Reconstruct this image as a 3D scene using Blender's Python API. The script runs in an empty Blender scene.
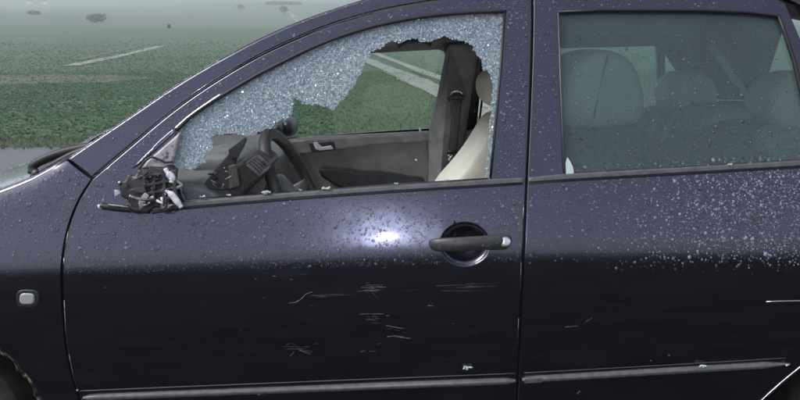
import bpy, bmesh, math, random
import numpy as np
from mathutils import Vector, Matrix
from mathutils.geometry import delaunay_2d_cdt

random.seed(7); RNG = np.random.default_rng(7)
R = math.radians
SC = bpy.context.scene
COL = SC.collection

# ------------------------------------------------------------------ camera
CAM = Vector((0.0, -2.3, 1.3)); FPX = 966.0; PITCH = math.atan(154/966.0)
cd = bpy.data.cameras.new('camera'); cam = bpy.data.objects.new('camera', cd); COL.objects.link(cam)
cam.location = CAM; cam.rotation_euler = (math.pi/2-PITCH, 0, 0)
cd.sensor_width = 36; cd.lens = 36*FPX/800; cd.clip_start = 0.05; cd.clip_end = 5000
SC.camera = cam
# ------------------------------------------------------------------ world, sun, exposure
SUN_EL, SUN_AZ = R(50), R(255)
w = bpy.data.worlds.new('World'); SC.world = w; w.use_nodes = True
nt = w.node_tree; nt.nodes.clear()
sky = nt.nodes.new('ShaderNodeTexSky'); sky.sky_type = 'NISHITA'; sky.sun_disc = False
sky.sun_elevation = SUN_EL; sky.sun_rotation = SUN_AZ; sky.air_density = 1.0; sky.dust_density = 3.0; sky.ozone_density = 1.5
hs = nt.nodes.new('ShaderNodeHueSaturation'); hs.inputs['Saturation'].default_value = 0.55
bg = nt.nodes.new('ShaderNodeBackground'); bg.inputs[1].default_value = 0.12
wo = nt.nodes.new('ShaderNodeOutputWorld')
nt.links.new(sky.outputs[0], hs.inputs['Color']); nt.links.new(hs.outputs[0], bg.inputs[0]); nt.links.new(bg.outputs[0], wo.inputs[0])
sl = bpy.data.lights.new('sun', 'SUN'); sl.energy = 1.3; sl.angle = R(25); sl.color = (1.0, 0.97, 0.93)
so = bpy.data.objects.new('sun', sl); COL.objects.link(so)
sd = Vector((math.sin(SUN_AZ)*math.cos(SUN_EL), math.cos(SUN_AZ)*math.cos(SUN_EL), math.sin(SUN_EL)))
so.rotation_euler = sd.to_track_quat('Z', 'Y').to_euler(); so.location = (0, 0, 20)
# the flash of the phone that took the picture: its glare shows on the door skin
fl = bpy.data.lights.new('phone_flash', 'POINT'); fl.energy = 13; fl.shadow_soft_size = 0.012; fl.color = (0.96, 0.97, 1.0)
fo = bpy.data.objects.new('phone_flash', fl); COL.objects.link(fo); fo.location = (-0.11, -2.31, 1.35)
vs = SC.view_settings
vs.view_transform = 'Standard'; vs.look = 'None'; vs.gamma = 1; vs.use_curve_mapping = False; vs.exposure = 0.8
SC.render.engine = 'CYCLES'
SC.cycles.max_bounces = 10; SC.cycles.transmission_bounces = 8; SC.cycles.transparent_max_bounces = 16
SC.cycles.volume_bounces = 1; SC.cycles.caustics_refractive = False; SC.cycles.caustics_reflective = False
SC.cycles.sample_clamp_indirect = 4

# ------------------------------------------------------------------ pixel -> place helpers
CP, SP = math.cos(PITCH), math.sin(PITCH)
def rays(px, py):
    cx = (np.asarray(px, float)-400)/FPX; cy = (200-np.asarray(py, float))/FPX
    return cx, CP+cy*SP, cy*CP-SP
def at(px, py, y):
    dx, dy, dz = rays(px, py); t = (y-CAM.y)/dy
    return Vector((float(dx*t), float(y), float(CAM.z+dz*t)))

# the side of the body: inward offset y as a function of height z and length x
_zt = np.array([0.0, .30, .45, .60, .74, .775, .80, .825, .86, .93, .965, 1.05, 1.5])
_th = np.array([-9., -8., -4., -2., 0.5, 2.0, 6.5, 11.0, 12.5, 14.0, 17.0, 18., 21.])
_zz = np.linspace(0, 1.6, 1601); _tt = np.tan(np.radians(np.interp(_zz, _zt, _th)))
_yy = np.concatenate([[0], np.cumsum((_tt[1:]+_tt[:-1])*.5*(_zz[1]-_zz[0]))]); _yy -= np.interp(.8, _zz, _yy)
CARW = 1.64
def S(x, z):
    x = np.asarray(x, float); z = np.asarray(z, float)
    y = np.interp(z-.045*np.clip(x, -1.3, .1)*np.clip((1.0-z)/.12, 0, 1), _zz, _yy)+.014*(x+.03)**2
    y = y+.05*np.maximum(0, -x-.85)**2+.10*np.maximum(0, x-1.0)**2
    return y
def surf(px, py):
    dx, dy, dz = rays(px, py); y = np.zeros_like(dx)
    for _ in range(25):
        t = (y-CAM.y)/dy; x = dx*t; z = CAM.z+dz*t; y = S(x, z)
    return x, z
def snorm(x, z):
    e = .004
    nx = -(S(x+e, z)-S(x-e, z))/(2*e); nz = -(S(x, z+e)-S(x, z-e))/(2*e)
    # the surface y=S faces -y:  n = (Sx, -1, Sz)
    n = np.stack([-nx, -np.ones_like(nx), -nz], -1)
    return n/np.linalg.norm(n, axis=-1, keepdims=True)

# ------------------------------------------------------------------ materials
def mat(name, col=(.5, .5, .5), rough=.5, metal=0., **k):
    m = bpy.data.materials.new(name); m.use_nodes = True; b = m.node_tree.nodes['Principled BSDF']
    b.inputs['Base Color'].default_value = (*col, 1); b.inputs['Roughness'].default_value = rough; b.inputs['Metallic'].default_value = metal
    for a, v in k.items(): b.inputs[a.replace('_', ' ')].default_value = v
    return m
def N(m, t, **k):
    n = m.node_tree.nodes.new(t)
    for a, v in k.items():
        if hasattr(n, a): setattr(n, a, v)
        else: n.inputs[a].default_value = v
    return n
def L(m, a, b): m.node_tree.links.new(a, b)
def noisy(m, c1, c2, scale=30, detail=4, lo=.35, hi=.65, bump=0, bscale=None, dist=.002, rough=None):
    b = m.node_tree.nodes['Principled BSDF']; tc = N(m, 'ShaderNodeTexCoord')
    n = N(m, 'ShaderNodeTexNoise', Scale=scale, Detail=detail); L(m, tc.outputs['Object'], n.inputs['Vector'])
    r = N(m, 'ShaderNodeValToRGB'); r.color_ramp.elements[0].position = lo; r.color_ramp.elements[1].position = hi
    r.color_ramp.elements[0].color = (*c1, 1); r.color_ramp.elements[1].color = (*c2, 1)
    L(m, n.outputs['Fac'], r.inputs[0]); L(m, r.outputs[0], b.inputs['Base Color'])
    if rough:
        mr = N(m, 'ShaderNodeMapRange'); mr.inputs[3].default_value = rough[0]; mr.inputs[4].default_value = rough[1]
        L(m, n.outputs['Fac'], mr.inputs[0]); L(m, mr.outputs[0], b.inputs['Roughness'])
    if bump:
        n2 = N(m, 'ShaderNodeTexNoise', Scale=bscale or scale*3, Detail=3); L(m, tc.outputs['Object'], n2.inputs['Vector'])
        bp = N(m, 'ShaderNodeBump', Strength=bump, Distance=dist); L(m, n2.outputs['Fac'], bp.inputs['Height']); L(m, bp.outputs[0], b.inputs['Normal'])
    return m
M = {}
# dark blue metallic paint under clear lacquer, with a film of fine spray
p = M['paint'] = mat('dark_blue_metallic_paint', (.066, .066, .098), .3, .97, Coat_Weight=1.0, Coat_Roughness=.05, Coat_IOR=1.5)
tc = N(p, 'ShaderNodeTexCoord'); pb = p.node_tree.nodes['Principled BSDF']
v = N(p, 'ShaderNodeTexNoise', Scale=420, Detail=2); L(p, tc.outputs['Object'], v.inputs['Vector'])
v2 = N(p, 'ShaderNodeTexNoise', Scale=5, Detail=5); L(p, tc.outputs['Object'], v2.inputs['Vector'])
bp = N(p, 'ShaderNodeBump', Strength=.06, Distance=.001); L(p, v.outputs['Fac'], bp.inputs['Height']); vw = N(p, 'ShaderNodeTexNoise', Scale=7, Detail=3); L(p, tc.outputs['Object'], vw.inputs['Vector'])
bw = N(p, 'ShaderNodeBump', Strength=.25, Distance=.006); L(p, vw.outputs['Fac'], bw.inputs['Height']); L(p, bw.outputs[0], bp.inputs['Normal']); L(p, bp.outputs[0], pb.inputs['Normal'])
# thin streaky road film
mpg = N(p, 'ShaderNodeMapping'); mpg.inputs['Scale'].default_value = (2.2, 2, 16); L(p, tc.outputs['Object'], mpg.inputs['Vector'])
vd = N(p, 'ShaderNodeTexNoise', Scale=2.5, Detail=6, Roughness=.65); L(p, mpg.outputs[0], vd.inputs['Vector'])
md = N(p, 'ShaderNodeMapRange'); md.inputs[1].default_value = .42; md.inputs[2].default_value = .72; md.inputs[3].default_value = .99; md.inputs[4].default_value = .90; L(p, vd.outputs['Fac'], md.inputs[0]); L(p, md.outputs[0], pb.inputs['Metallic'])
mr = N(p, 'ShaderNodeMapRange'); mr.inputs[3].default_value = .17; mr.inputs[4].default_value = .25; L(p, v2.outputs['Fac'], mr.inputs[0]); L(p, mr.outputs[0], pb.inputs['Roughness'])
M['black'] = noisy(mat('black_plastic', (.018, .018, .020), .42), (.012, .012, .014), (.028, .028, .032), 40, bump=.2, bscale=900, dist=.0006)
M['handle'] = noisy(mat('dark_satin_handle', (.045, .045, .052), .42), (.038, .038, .044), (.055, .055, .062), 80, bump=.2, bscale=500, dist=.0008)
M['seal'] = mat('black_rubber_seal', (.008, .008, .009), .5)
M['trimgrey'] = noisy(mat('grey_rubbing_strip', (.10, .10, .112), .32), (.085, .085, .095), (.13, .13, .145), 60, bump=.15, bscale=600, dist=.0005)
M['belt'] = noisy(mat('belt_line_trim', (.085, .085, .092), .4), (.07, .07, .076), (.11, .11, .118), 50)
M['interior'] = noisy(mat('dark_grey_interior_plastic', (.21, .21, .222), .5), (.17, .17, .18), (.25, .25, .262), 25, bump=.3, bscale=700, dist=.0008)
M['doortrim'] = noisy(mat('grey_door_card', (.25, .238, .24), .55), (.21, .20, .203), (.29, .275, .28), 18, bump=.3, bscale=600, dist=.0008)
M['dashtop'] = noisy(mat('dash_top_plastic', (.19, .195, .21), .38), (.16, .165, .178), (.22, .225, .24), 14, bump=.25, bscale=500, dist=.001)
M['leather'] = noisy(mat('steering_wheel_leather', (.055, .05, .05), .42), (.035, .032, .032), (.085, .076, .073), 120, bump=.35, bscale=700, dist=.001)
M['cream'] = noisy(mat('cream_seat_leather', (.82, .78, .70), .5), (.78, .74, .66), (.86, .82, .75), 9, bump=.2, bscale=260, dist=.001)
M['seatdark'] = noisy(mat('charcoal_seat_cloth', (.07, .075, .08), .85), (.055, .06, .065), (.09, .095, .1), 60, bump=.3, bscale=500, dist=.001)
M['rug'] = noisy(mat('pale_rug_cloth', (.45, .46, .45), .9), (.36, .37, .36), (.54, .55, .54), 22, bump=.5, bscale=90, dist=.004)
M['headliner'] = mat('pale_grey_headliner', (.62, .61, .59), .9)
M['strap'] = noisy(mat('seat_belt_webbing', (.09, .08, .08), .8), (.07, .062, .062), (.11, .10, .10), 300)
M['chrome'] = mat('bright_metal', (.75, .75, .78), .2, 1.0)
M['steel'] = noisy(mat('torn_steel', (.25, .24, .24), .4, 1.0), (.15, .14, .14), (.4, .39, .38), 90)
M['broken'] = noisy(mat('snapped_pale_plastic', (.62, .60, .66), .5), (.5, .48, .54), (.75, .74, .8), 60, bump=.4, bscale=300, dist=.002)
M['lens'] = mat('clear_lamp_lens', (.60, .60, .65), .12, 0, Transmission_Weight=.35, IOR=1.45)
M['tyre'] = noisy(mat('tyre_rubber', (.02, .02, .02), .8), (.014, .014, .014), (.05, .045, .038), 20, bump=.5, bscale=120, dist=.004)
M['rim'] = mat('painted_wheel_rim', (.35, .35, .36), .35, .8)
M['liner'] = noisy(mat('muddy_arch_liner', (.03, .03, .03), .9), (.010, .010, .010), (.34, .28, .18), 42, 5, .50, .62, bump=.8, bscale=90, dist=.006)
M['scratch'] = mat('bare_scratch', (.17, .17, .19), .55)
M['scuff'] = mat('faint_scuff', (.10, .10, .115), .5, .4)
M['mirrorcover'] = noisy(mat('wet_mirror_triangle', (.30, .28, .31), .35), (.25, .235, .26), (.36, .335, .37), 30)
def watermat():
    m = bpy.data.materials.new('rain_water'); m.use_nodes = True; m.node_tree.nodes.clear()
    o = N(m, 'ShaderNodeOutputMaterial'); tr = N(m, 'ShaderNodeBsdfRefraction', Color=(1, 1, 1, 1), IOR=1.333, Roughness=0.0); t2 = N(m, 'ShaderNodeBsdfTransparent', Color=(.97, .97, .98, 1))
    g = N(m, 'ShaderNodeBsdfGlossy', Roughness=.12); fr = N(m, 'ShaderNodeFresnel', IOR=1.45); m1 = N(m, 'ShaderNodeMixShader', Fac=.66); m2 = N(m, 'ShaderNodeMixShader'); m3 = N(m, 'ShaderNodeMixShader')
    a = N(m, 'ShaderNodeAttribute', attribute_name='tone'); d = N(m, 'ShaderNodeBsdfDiffuse', Color=(.70, .68, .95, 1))      # pale violet diffuse per bead paints in glints of the flash
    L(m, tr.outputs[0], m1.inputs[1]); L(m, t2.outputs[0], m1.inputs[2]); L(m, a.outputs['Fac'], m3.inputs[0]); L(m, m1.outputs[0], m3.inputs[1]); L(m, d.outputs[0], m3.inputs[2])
    L(m, fr.outputs[0], m2.inputs[0]); L(m, m3.outputs[0], m2.inputs[1]); L(m, g.outputs[0], m2.inputs[2]); L(m, m2.outputs[0], o.inputs[0]); return m
M['water'] = watermat()
# clear but wet pane: tinted transmission, mirror sheen by Fresnel, a trace of grime
def pane(name, tint, grime, grimecol=(.55, .62, .64), refl=1.0):
    m = bpy.data.materials.new(name); m.use_nodes = True; t = m.node_tree; t.nodes.clear()
    o = N(m, 'ShaderNodeOutputMaterial'); tr = N(m, 'ShaderNodeBsdfTransparent', Color=(*tint, 1)); g = N(m, 'ShaderNodeBsdfGlossy', Roughness=.03)
    df = N(m, 'ShaderNodeBsdfDiffuse', Color=(*grimecol, 1)); fr = N(m, 'ShaderNodeFresnel', IOR=1.52)
    mu = N(m, 'ShaderNodeMath', operation='MULTIPLY'); mu.inputs[1].default_value = refl; L(m, fr.outputs[0], mu.inputs[0])
    m1 = N(m, 'ShaderNodeMixShader', Fac=grime); m2 = N(m, 'ShaderNodeMixShader')
    tcc = N(m, 'ShaderNodeTexCoord'); n = N(m, 'ShaderNodeTexNoise', Scale=7, Detail=6); L(m, tcc.outputs['Object'], n.inputs['Vector'])
    mrr = N(m, 'ShaderNodeMapRange'); mrr.inputs[1].default_value = .3; mrr.inputs[2].default_value = .7; mrr.inputs[3].default_value = grime*.9; mrr.inputs[4].default_value = grime*1.1
    L(m, n.outputs['Fac'], mrr.inputs[0]); L(m, mrr.outputs[0], m1.inputs[0])
    L(m, tr.outputs[0], m1.inputs[1]); L(m, df.outputs[0], m1.inputs[2]); L(m, mu.outputs[0], m2.inputs[0]); L(m, m1.outputs[0], m2.inputs[1]); L(m, g.outputs[0], m2.inputs[2])
    L(m, m2.outputs[0], o.inputs[0]); return m
M['glass'] = pane('window_glass', (.86, .93, .90), .02)
M['rearglass'] = pane('wet_rear_glass', (.42, .55, .54), .125, (.34, .49, .52), 1.3)
M['screen'] = pane('windscreen_glass', (.93, .96, .96), .03, (.5, .55, .58))
# crazed safety glass: every granule its own tone
g = M['granule'] = mat('crazed_safety_glass', (.6, .7, .78), .16, 0, Transmission_Weight=.30, IOR=1.5, Coat_Weight=.4, Coat_Roughness=.05)
at_ = N(g, 'ShaderNodeAttribute', attribute_name='tone'); rr = N(g, 'ShaderNodeValToRGB')
rr.color_ramp.elements[0].color = (.17, .23, .29, 1); rr.color_ramp.elements[1].color = (.97, 1, 1, 1); rr.color_ramp.elements[1].position = 1
e = rr.color_ramp.elements.new(.5); e.color = (.40, .49, .58, 1); e = rr.color_ramp.elements.new(.85); e.color = (.62, .72, .80, 1)
L(g, at_.outputs['Fac'], rr.inputs[0]); L(g, rr.outputs[0], g.node_tree.nodes['Principled BSDF'].inputs['Base Color'])
M['shard'] = mat('green_white_glass_crumb', (.78, .92, .88), .12, 0, Transmission_Weight=.35, IOR=1.5)
# ground
def groundmat(name, cols, scales, rough=.9, bump=.5, dist=.03):
    m = mat(name, cols[0], rough); b = m.node_tree.nodes['Principled BSDF']; tcc = N(m, 'ShaderNodeTexCoord'); prev = None
    for c, (s, lo, hi) in zip(cols[1:], scales):
        n = N(m, 'ShaderNodeTexNoise', Scale=s, Detail=7, Roughness=.6); L(m, tcc.outputs['Object'], n.inputs['Vector'])
        mrr = N(m, 'ShaderNodeMapRange'); mrr.inputs[1].default_value = lo; mrr.inputs[2].default_value = hi; L(m, n.outputs['Fac'], mrr.inputs[0])
        mx = N(m, 'ShaderNodeMix', data_type='RGBA'); L(m, mrr.outputs[0], mx.inputs['Factor'])
        if prev is None: mx.inputs['A'].default_value = (*cols[0], 1)
        else: L(m, prev, mx.inputs['A'])
        mx.inputs['B'].default_value = (*c, 1); prev = mx.outputs['Result']
    L(m, prev, b.inputs['Base Color'])
    bp = N(m, 'ShaderNodeBump', Strength=bump, Distance=dist); L(m, n.outputs['Fac'], bp.inputs['Height']); L(m, bp.outputs[0], b.inputs['Normal'])
    return m
M['ground'] = groundmat('meadow_ground', [(.046, .088, .046), (.064, .104, .054), (.082, .080, .056), (.040, .078, .040)], [(.05, .4, .6), (.13, .56, .72), (2.2, .42, .62)])
M['asphalt'] = groundmat('wet_asphalt', [(.085, .085, .09), (.10, .10, .106), (.07, .07, .074)], [(.6, .4, .6), (40, .4, .65)], .48, .2, .004)
M['dirt'] = groundmat('pale_track_gravel', [(.20, .215, .19), (.13, .155, .11), (.25, .265, .24)], [(.5, .45, .65), (3, .4, .6)], .8)
M['darkstrip'] = groundmat('unseen_strip_black', [(.022, .020, .018), (.03, .027, .023), (.016, .015, .014)], [(.8, .45, .65), (5, .4, .6)], 1.0); M['darkstrip'].node_tree.nodes['Principled BSDF'].inputs['Specular IOR Level'].default_value = .1  # near-black, chosen to darken what the lower door mirrors
M['drydirt'] = groundmat('brown_bare_soil', [(.082, .095, .060), (.070, .095, .055), (.105, .105, .078)], [(.7, .45, .65), (4, .4, .6)], .9)
def leafmat(name, c1, c2, c3):
    m = mat(name, c1, .55); b = m.node_tree.nodes['Principled BSDF']
    a = N(m, 'ShaderNodeAttribute', attribute_name='tone'); r = N(m, 'ShaderNodeValToRGB')
    r.color_ramp.elements[0].color = (*c1, 1); r.color_ramp.elements[1].color = (*c3, 1); e = r.color_ramp.elements.new(.5); e.color = (*c2, 1)
    L(m, a.outputs['Fac'], r.inputs[0]); L(m, r.outputs[0], b.inputs['Base Color'])
    tl = N(m, 'ShaderNodeBsdfTranslucent'); L(m, r.outputs[0], tl.inputs['Color']); mx = N(m, 'ShaderNodeMixShader', Fac=.45); L(m, b.outputs[0], mx.inputs[1]); L(m, tl.outputs[0], mx.inputs[2])
    L(m, mx.outputs[0], m.node_tree.nodes['Material Output'].inputs[0]); return m
M['crop'] = leafmat('crop_leaf', (.066, .135, .072), (.090, .170, .092), (.130, .205, .122))
M['grass'] = leafmat('meadow_grass', (.10, .155, .075), (.13, .185, .10), (.18, .225, .13))
M['dry'] = leafmat('dry_verge_grass', (.06, .085, .045), (.10, .115, .065), (.17, .165, .105))
M['bush'] = leafmat('dark_bush_leaf', (.018, .032, .022), (.030, .050, .032), (.05, .07, .045))
M['bark'] = noisy(mat('bark', (.07, .06, .05), .9), (.05, .042, .035), (.1, .085, .07), 12)
M['housewall'] = noisy(mat('pale_render', (.75, .74, .70), .8), (.7, .69, .66), (.8, .79, .76), 1.2)
M['roof'] = noisy(mat('grey_roof', (.13, .10, .09), .8), (.10, .08, .07), (.17, .13, .12), 2)

# ------------------------------------------------------------------ mesh helpers
def link(name, me, m, parent=None, smooth=True):
    o = bpy.data.objects.new(name, me); COL.objects.link(o)
    if m is not None and len(me.materials) == 0: me.materials.append(M[m] if isinstance(m, str) else m)
    if smooth: me.polygons.foreach_set('use_smooth', [True]*len(me.polygons))
    if parent is not None: o.parent = parent
    return o
def raw(name, V, F, m, parent=None, smooth=True, tone=None):
    me = bpy.data.meshes.new(name)
    me.from_pydata([tuple(map(float, v)) for v in V], [], [tuple(int(i) for i in f) for f in F]); me.update()
    if tone is not None:
        a = me.attributes.new('tone', 'FLOAT', 'FACE'); a.data.foreach_set('value', np.asarray(tone, float))
    return link(name, me, m, parent, smooth)
def fast(name, V, F, m, parent=None, smooth=False, tone=None):
    """equal-sized faces, numpy arrays"""
    V = np.asarray(V, np.float32); F = np.asarray(F, np.int32); k = F.shape[1]
    me = bpy.data.meshes.new(name); me.vertices.add(len(V)); me.vertices.foreach_set('co', V.ravel())
    me.loops.add(F.size); me.loops.foreach_set('vertex_index', F.ravel()); me.polygons.add(len(F))
    me.polygons.foreach_set('loop_start', np.arange(0, F.size, k, dtype=np.int32)); me.polygons.foreach_set('loop_total', np.full(len(F), k, np.int32))
    me.update(calc_edges=True); me.validate()
    if tone is not None:
        a = me.attributes.new('tone', 'FLOAT', 'FACE'); a.data.foreach_set('value', np.asarray(tone, np.float32))
    return link(name, me, m, parent, smooth)
def tag(o, label, cat, group=None, kind=None):
    if label: o['label'] = label
    if cat: o['category'] = cat
    if group: o['group'] = group
    if kind: o['kind'] = kind
    return o
def empty(name, loc=(0, 0, 0)):
    o = bpy.data.objects.new(name, None); COL.objects.link(o); o.location = loc; return o
def bevel(o, wd=.004, seg=2):
    b = o.modifiers.new('bevel', 'BEVEL'); b.width = wd; b.segments = seg; b.limit_method = 'ANGLE'; b.angle_limit = R(35); b.harden_normals = False
    return o
def subd(o, n=2):
    s = o.modifiers.new('sub', 'SUBSURF'); s.levels = n; s.render_levels = n; return o
def fixn(o):
    bm = bmesh.new(); bm.from_mesh(o.data); bmesh.ops.recalc_face_normals(bm, faces=bm.faces); bm.to_mesh(o.data); bm.free(); return o
def inpoly(P, poly):
    P = np.asarray(P); poly = np.asarray(poly); c = np.zeros(len(P), bool); n = len(poly); j = n-1
    for i in range(n):
        a, b = poly[i], poly[j]
        k = ((a[1] > P[:, 1]) != (b[1] > P[:, 1]))
        if abs(b[1]-a[1]) > 1e-12: c ^= k & (P[:, 0] < (b[0]-a[0])*(P[:, 1]-a[1])/(b[1]-a[1])+a[0])
        j = i
    return c
def segdist(P, poly):
    P = np.asarray(P); A = np.asarray(poly); B = np.roll(A, -1, 0); best = np.full(len(P), 1e9)
    for a, b in zip(A, B):
        d = b-a; t = np.clip(((P-a)@d)/max(d@d, 1e-14), 0, 1); best = np.minimum(best, np.linalg.norm(P-a-t[:, None]*d, axis=1))
    return best
def resample(poly, step):
    out = []; n = len(poly)
    for i in range(n):
        a = np.asarray(poly[i]); b = np.asarray(poly[(i+1) % n]); k = max(1, int(math.ceil(np.linalg.norm(b-a)/step)))
        out += [a+(b-a)*t/k for t in range(k)]
    return np.array(out)
def rounded(poly, it=1):
    P = np.asarray(poly, float)
    for _ in range(it):
        Q = np.roll(P, -1, 0); P = np.stack([P*.75+Q*.25, P*.25+Q*.75], 1).reshape(-1, 2)
    return P
def area(p):
    x, y = p[:, 0], p[:, 1]; return .5*np.sum(x*np.roll(y, -1)-np.roll(x, -1)*y)
def offset(poly, d):
    P = np.asarray(poly); 
    if area(P) < 0: P = P[::-1]
    T = np.roll(P, -1, 0)-np.roll(P, 1, 0); T /= np.maximum(np.linalg.norm(T, axis=1, keepdims=True), 1e-9)
    return P+d*np.stack([-T[:, 1], T[:, 0]], 1)
def pxpoly(pts):
    a = np.array(pts, float); x, z = surf(a[:, 0], a[:, 1]); return np.stack([x, z], 1)
def spline(pts, n=8):
    P = [np.array(p, float) for p in pts]; out = []
    for i in range(len(P)-1):
        p0, p1, p2, p3 = P[max(i-1, 0)], P[i], P[i+1], P[min(i+2, len(P)-1)]
        for k in range(n):
            t = k/n; out.append(.5*((2*p1)+(-p0+p2)*t+(2*p0-5*p1+4*p2-p3)*t*t+(-p0+3*p1-3*p2+p3)*t**3))
    out.append(P[-1]); return [tuple(q) for q in out]

def sheet(name, poly, m, parent, holes=(), off=0., grid=.02, edge=.0028, drop=.0025, thick=.02, extra=None, more=None, flip=False, smooth=True):
    """a pressed panel on the body side: outline in (x,z), rounded rim, returned inward by thick"""
    loops = [resample(poly, .012)]+[resample(h, .012) for h in holes]
    inner = []
    o0 = offset(loops[0], edge); inner.append(o0[(segdist(o0, loops[0]) > edge*.6) & inpoly(o0, loops[0])])
    for h in loops[1:]:
        oh = offset(h, -edge); inner.append(oh[(segdist(oh, h) > edge*.6) & ~inpoly(oh, h)])
    mn, mx = loops[0].min(0), loops[0].max(0)
    gx, gz = np.meshgrid(np.arange(mn[0], mx[0], grid), np.arange(mn[1], mx[1], grid)); G = np.stack([gx.ravel(), gz.ravel()], 1)
    if more is not None: G = np.concatenate([G, more])
    G = G[inpoly(G, loops[0])]
    for h in loops[1:]: G = G[~inpoly(G, h)]
    dd = np.min([segdist(G, l) for l in loops], axis=0); G = G[dd > edge*1.8]
    pts = []; edges = []
    for l in loops:
        s = len(pts); pts += [tuple(q) for q in l]; n = len(l); edges += [(s+i, s+(i+1) % n) for i in range(n)]
    for l in inner: pts += [tuple(q) for q in l]
    pts += [tuple(q) for q in G]
    r = delaunay_2d_cdt([Vector(q) for q in pts], edges, [], 0, 1e-6)
    V = np.array([tuple(q) for q in r[0]]); T = np.array([t for t in r[2] if len(t) == 3])
    c = V[T].mean(1); keep = inpoly(c, loops[0])
    for h in loops[1:]: keep &= ~inpoly(c, h)
    T = T[keep]
    used = np.unique(T); mp = -np.ones(len(V), int); mp[used] = np.arange(len(used)); V = V[used]; T = mp[T]
    a = V[T]; ar = (a[:, 1, 0]-a[:, 0, 0])*(a[:, 2, 1]-a[:, 0, 1])-(a[:, 2, 0]-a[:, 0, 0])*(a[:, 1, 1]-a[:, 0, 1])
    T[ar < 0] = T[ar < 0][:, ::-1]          # ccw in xz seen from -y
    d = np.min([segdist(V, l) for l in loops], axis=0)
    y = S(V[:, 0], V[:, 1])+off+drop*(1-np.minimum(1, d/edge))**2
    if extra is not None: y = y+extra(V[:, 0], V[:, 1])
    P = np.stack([V[:, 0], y, V[:, 1]], 1)
    ex = extra if extra is not None else (lambda x, z: 0*x)
    e_ = .003; fy = lambda x, z: S(x, z)+ex(x, z)
    Sx = (fy(V[:, 0]+e_, V[:, 1])-fy(V[:, 0]-e_, V[:, 1]))/(2*e_); Sz = (fy(V[:, 0], V[:, 1]+e_)-fy(V[:, 0], V[:, 1]-e_))/(2*e_)
    nr = np.stack([Sx, -np.ones(len(V)), Sz], 1)
    rim = np.where(d < edge*.4)[0]
    def sdist(Q):
        dq = np.min([segdist(Q, l) for l in loops], axis=0); ins = inpoly(Q, loops[0])
        for h in loops[1:]: ins &= ~inpoly(Q, h)
        return np.where(ins, dq, -dq)
    g2 = np.array([.0012, 0]); g3 = np.array([0, .0012]); Vr = V[rim]
    gr = np.stack([sdist(Vr+g2)-sdist(Vr-g2), sdist(Vr+g3)-sdist(Vr-g3)], 1); gr /= np.maximum(np.linalg.norm(gr, axis=1, keepdims=True), 1e-9)
    nr[rim, 0] -= gr[:, 0]*.9*drop/.0025; nr[rim, 2] -= gr[:, 1]*.9*drop/.0025
    E = {}
    for t in T:
        for i in range(3): E[(t[i], t[(i+1) % 3])] = 1
    bd = [k for k in E if (k[1], k[0]) not in E]
    n = len(P); bv = sorted({i for k in bd for i in k}); nb_ = len(bv); b0 = {v_: n+i for i, v_ in enumerate(bv)}; b1 = {v_: n+nb_+i for i, v_ in enumerate(bv)}
    wn = np.zeros((nb_, 3)); rm = {v_: i for i, v_ in enumerate(rim)}
    for i, v_ in enumerate(bv):
        if v_ in rm: wn[i] = (-gr[rm[v_], 0], -.05, -gr[rm[v_], 1])
        else: wn[i] = (0, -1, 0)
    P = np.concatenate([P, P[bv], P[bv]+np.array([0, thick, 0])]); nr = np.concatenate([nr, wn, wn]); nr /= np.linalg.norm(nr, axis=1, keepdims=True)
    F = [tuple(t) for t in T]+[(b0[k[1]], b0[k[0]], b1[k[0]], b1[k[1]]) for k in bd]
    o = raw(name, P, F, m, parent, smooth)
    o.data.normals_split_custom_set_from_vertices([tuple(q) for q in nr]); return o
def panel(name, px, m, parent, holes=(), **k):
    return sheet(name, pxpoly(px), m, parent, [pxpoly(h) for h in holes], **k)
def mirror(o, name, parent, m=None):
    me = o.data.copy(); n = len(me.vertices); c = np.empty(n*3, np.float32); me.vertices.foreach_get('co', c); c = c.reshape(-1, 3)
    c[:, 1] = CARW-c[:, 1]; me.vertices.foreach_set('co', c.ravel()); me.flip_normals(); me.update()
    if m: me.materials.clear()
    return link(name, me, m, parent)
def prism(name, poly, y0, y1, m, parent, bev=.004, seg=2, smooth=True):
    """(x,z) outline extruded across the car"""
    P = np.asarray(poly, float)
    if area(P) < 0: P = P[::-1]
    n = len(P); V = [(x, y0, z) for x, z in P]+[(x, y1, z) for x, z in P]
    F = [tuple(range(n)), tuple(range(2*n-1, n-1, -1))]+[(i, n+i, n+(i+1) % n, (i+1) % n) for i in range(n)]
    o = raw(name, V, F, m, parent, False); fixn(o)
    if bev: bevel(o, bev, seg)
    return o
def pprism(name, px, y0, y1, m, parent, bev=.004, yr=None):
    q = [at(a, b, yr if yr is not None else y0) for a, b in px]
    return prism(name, [(v_.x, v_.z) for v_ in q], y0, y1, m, parent, bev)
def tube(name, pts, rad, m, parent, n=10, flat=None, caps=True, close=False):
    """flat=(sx,sy): oval section; rad may be a list"""
    P = [Vector(q) for q in pts]; V = []; F = []; k = len(P); up0 = Vector((0, -1, .001))
    for i, q in enumerate(P):
        a = P[(i-1) % k] if close else P[max(i-1, 0)]; b = P[(i+1) % k] if close else P[min(i+1, k-1)]
        t = (b-a).normalized(); u = up0-t*t.dot(up0)
        if u.length < 1e-3: u = Vector((0, 0, 1))-t*t.z
        u.normalize(); s = t.cross(u); r = rad[i] if isinstance(rad, (list, tuple)) else rad
        fx, fy = flat or (1, 1)
        for j in range(n):
            an = 2*math.pi*j/n; V.append(q+u*(math.sin(an)*r*fy)+s*(math.cos(an)*r*fx))
    for i in range(k if close else k-1):
        for j in range(n):
            i2 = (i+1) % k; F.append((i*n+j, i*n+(j+1) % n, i2*n+(j+1) % n, i2*n+j))
    if caps and not close: F += [tuple(range(n))[::-1], tuple(range((k-1)*n, k*n))]
    o = raw(name, V, F, m, parent); return fixn(o)
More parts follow.
